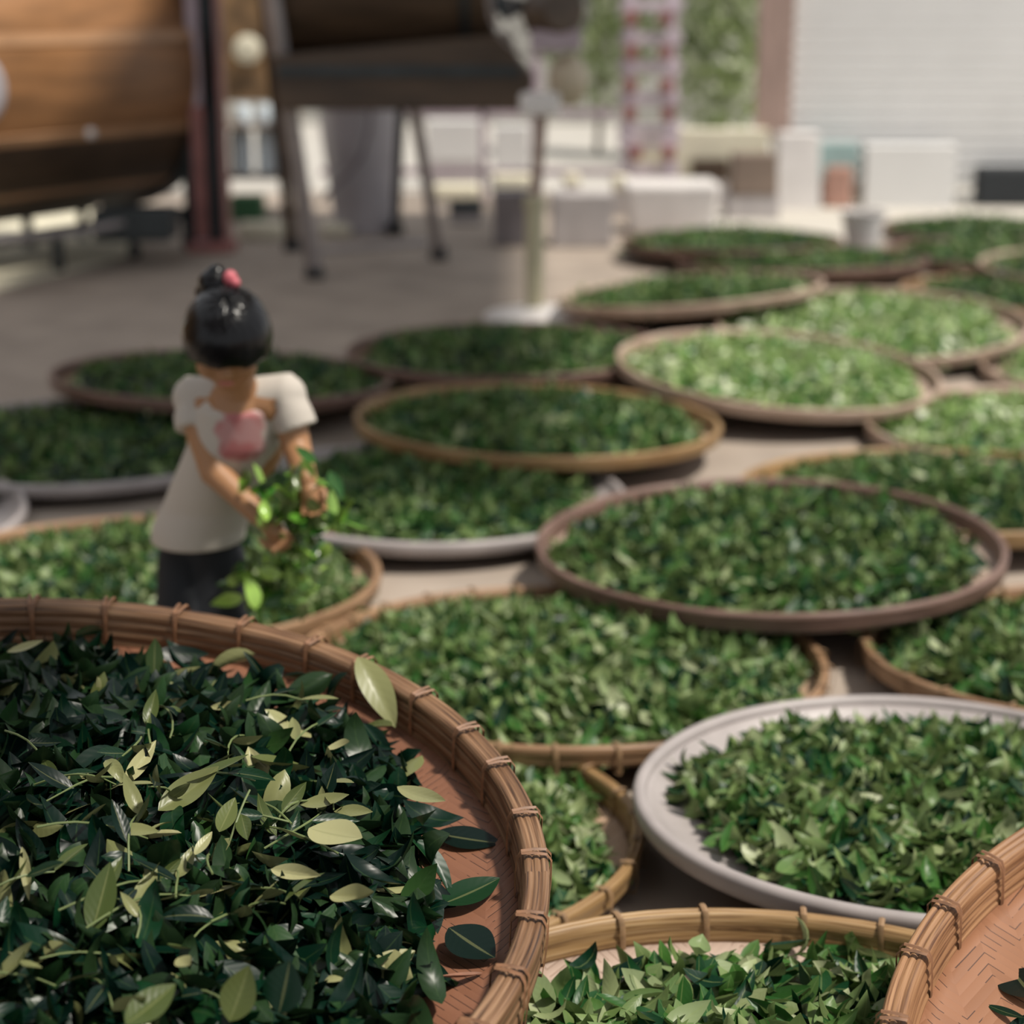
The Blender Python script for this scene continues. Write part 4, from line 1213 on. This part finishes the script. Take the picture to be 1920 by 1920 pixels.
# stacked ladder rack of lavender steel with red blocks
ry = 12.6
O6 = Vector((at(1222, 0, ry).x, ry, 0))
rack = empty('ladder_rack', O6, 'lavender steel ladder rack with small red blocks between the rungs', 'rack')
P6 = lambda px, py: at(px, py, ry) - O6
for px in (1182, 1262):
    x_ = P6(px, 0).x
    MB().box((x_, 0, 1.2), (.075, .05, 2.4)).build('post', M_lav2, rack, bevel=.004)
for py in (10, 72, 125, 185, 245, 268, 320):
    z_ = P6(0, py).z
    MB().box((0, -.01, z_), (.42, .045, .07 if py != 268 else .05)).build('rung', M_lav2, rack, bevel=.004)
for py in (35, 98, 160, 212, 285):
    for px in (1185, 1248):
        p = P6(px + random.Random(py + px).uniform(-6, 6), py)
        MB().box((p.x, -.055, p.z), (.085, .07, .085)).build('red_block', M_red2, rack, bevel=.006)

# pale blue jugs between the column and the machine
for n_, (x0, y0, x1, y1) in enumerate(((440, 196, 470, 232), (482, 196, 512, 232), (430, 242, 474, 325), (480, 242, 526, 325))):
    a, b_ = at(x0, y0, 12.6), at(x1, y1, 12.6)
    rr = (b_.x - a.x) / 2; hh = a.z - b_.z
    m_ = MB().lathe([(.0, 0), (rr * .98, 0), (rr * 1.02, hh * .08), (rr * 1.02, hh * .86), (rr * .85, hh * .98), (rr * .35, hh), (.0, hh)], 24).build('plastic_jug', M_blue, smooth=True)
    m_.location = ((a.x + b_.x) / 2, 12.6, b_.z)
    tag(m_, ('small pale blue jug on the upper shelf, left of its pair', 'small pale blue jug on the upper shelf, right of its pair', 'big pale blue jug on the lower shelf, left of its pair', 'big pale blue jug on the lower shelf, right of its pair')[n_] , 'jug', 'pale blue jugs on the shelf')
shf = empty('jug_shelf', (at(478, 0, 12.6).x, 12.6, 0), 'brown shelf with pale blue jugs between the steel column and the machine legs', 'shelf')
for py in (234, 327): MB().box((0, 0, at(0, py, 12.6).z - .011), (.52, .34, .02)).build('board', M_card, shf)
for sx in (-.25, .25): MB().box((sx, 0, .47), (.02, .3, .94)).build('side_panel', M_rib, shf)
slab('green_cushion', 430, 368, 492, 400, 12.0, .2, M_green, 'green plastic tub behind the steel column', 'tub', zmin=0, bevel=.02).name = 'green_tub'
hat = MB().lathe([(.0, .02), (.05, .018), (.08, .008), (.10, .0), (.10, -.006), (.0, -.006)], 28, axis=(0, -1, 0)).build('round_basket', M_cream, smooth=True)
hat.location = at(464, 92, 13.36); tag(hat, 'small cream round basket hanging on the brown wall', 'basket')

# white and cream things outside behind the rails
for n_, (x0, y0, x1, y1, Y, m_, nm, lb, ct) in enumerate((
    (800, 226, 898, 302, 14.2, M_shutter, 'white_cabinet', 'white cabinet outside, seen just right of the machine legs', 'cabinet'),
    (926, 236, 992, 320, 14.2, M_shutter, 'white_cabinet', 'white cabinet outside, seen left of the fan pole', 'cabinet'),
    (810, 346, 900, 378, 12.8, M_cream, 'cream_sack', 'cream sack lying right of the machine leg', 'sack'),  # light patch on the ground, put in as a cream block
    (920, 328, 998, 362, 12.6, M_cream, 'cream_sack', 'cream sack lying left of the fan pole', 'sack'),  # also a ground light patch made as a cream block
    (1055, 328, 1090, 352, 12.4, M_cream, 'cream_sack', 'small cream sack right of the fan pole', 'sack'),
    (1148, 330, 1185, 362, 12.3, M_cream, 'cream_sack', 'small cream sack beside the pale tub', 'sack'),
    (445, 418, 530, 462, 11.0, M_cream, 'cream_sack', 'cream sack behind the far leg of the machine', 'sack'),
    (600, 422, 660, 448, 11.2, M_cream, 'cream_sack', 'cream sack below the grey bin', 'sack'),
    (842, 378, 905, 402, 11.8, M_dsteel, 'dark_tray', 'dark flat pan below the cream sack', 'pan'),  # the cream block above it stands in for a light patch on the ground
    (1300, 300, 1366, 340, 12.6, M_dwood, 'dark_box', 'dark box left of the brown box', 'box'))):
    zb = at(x1, y1, Y).z
    o = slab(nm, x0, y0, x1, y1, Y, .16, m_, lb, ct, zmin=None if False else max(zb, 0), bevel=.035 if 'sack' in nm else .01)
    if nm in ('white_cabinet',):
        a, b_ = at(x0, y0, Y), at(x1, y1, Y)
    o['zb'] = zb
    if zb > .03:   # stands on a plain block of its own height
        bl_ = slab('plinth', x0 + 2, y1, x1 - 2, y1 + 30, Y, .15, M_lcrate, 'low pale block carrying: ' + lb, 'block', zmin=0)
        bl_.scale.z = 1
        me = bl_.data; 
        zt = max(v.co.z for v in me.vertices)
        for v in me.vertices: v.co.z = zb if v.co.z > zt / 2 else 0
        bl_.location.z = 0
        bl_['label'] = {'white_cabinet': 'pale plinth under the white cabinet ', 'cream_sack': 'pale block under the cream sack ', 'dark_tray': 'pale block under the dark pan ', 'dark_box': 'pale block under the dark box '}[nm] + lb.split(' ', 2)[2]

# trees beyond the yard
def tree(px, py, Y, sp, n, seed, lab, hgt):
    c_ = at(px, py, Y)
    t = empty('tree', (c_.x, Y, 0), lab, 'tree', 'pale sunlit trees outside')
    rt = np.random.default_rng(seed)
    d = rt.normal(0, 1, (n, 3)); d /= np.linalg.norm(d, axis=1)[:, None]
    pos = d * (rt.random(n)[:, None] ** .4) * np.array(sp) + np.array([0, 0, c_.z])
    pos[:, 2] = np.maximum(pos[:, 2], .12)
    V, F, T, A, S = leaves_arrays(rt, pos, (.12, .26), rt.uniform(0, 1, n), 1.0, ns=4, nt=3)
    me = np_mesh('crown', V, F, T, A, S, L_tree); o = bpy.data.objects.new('crown', me); COL.objects.link(o); o.parent = t; o['kind'] = 'stuff'
    MB().tube([(0, 0, 0), (.05, 0, c_.z), (0, .05, c_.z + sp[2] * .6)], [.03, .025, .015], 10).build('trunk', M_trunk, t, smooth=True)


tree(1125, -40, 17.5, (.66, .5, 1.2), 1100, 1, 'pale sunlit tree outside, left of the ladder rack', 3)
tree(1350, -10, 17.0, (.56, .5, 1.35), 1500, 2, 'pale sunlit tree outside, between the ladder rack and the wooden post', 3)
wb = MB().box((0, 0, 2.0), (26, .2, 4.0)).build('wall_outside', M_yard); wb.location = (0, 22, 0); wb['kind'] = 'structure'; wb.name = 'wall_yard'

# unseen slabs and wall added to shade the left side and foreground
o = MB().box((-1.5, .3, 2.5), (3.8, 4.0, .06)).build('shade_slab_front', M_shade); o['kind'] = 'structure'
o = MB().box((-4.6, 5.6, 1.6), (.1, 6.2, 3.2)).build('shade_wall_left', M_rib); o['kind'] = 'structure'
o = MB().box((.35, 8.0, 3.3), (2.7, 7.8, .08)).build('shade_slab_back', M_shade); o['kind'] = 'structure'
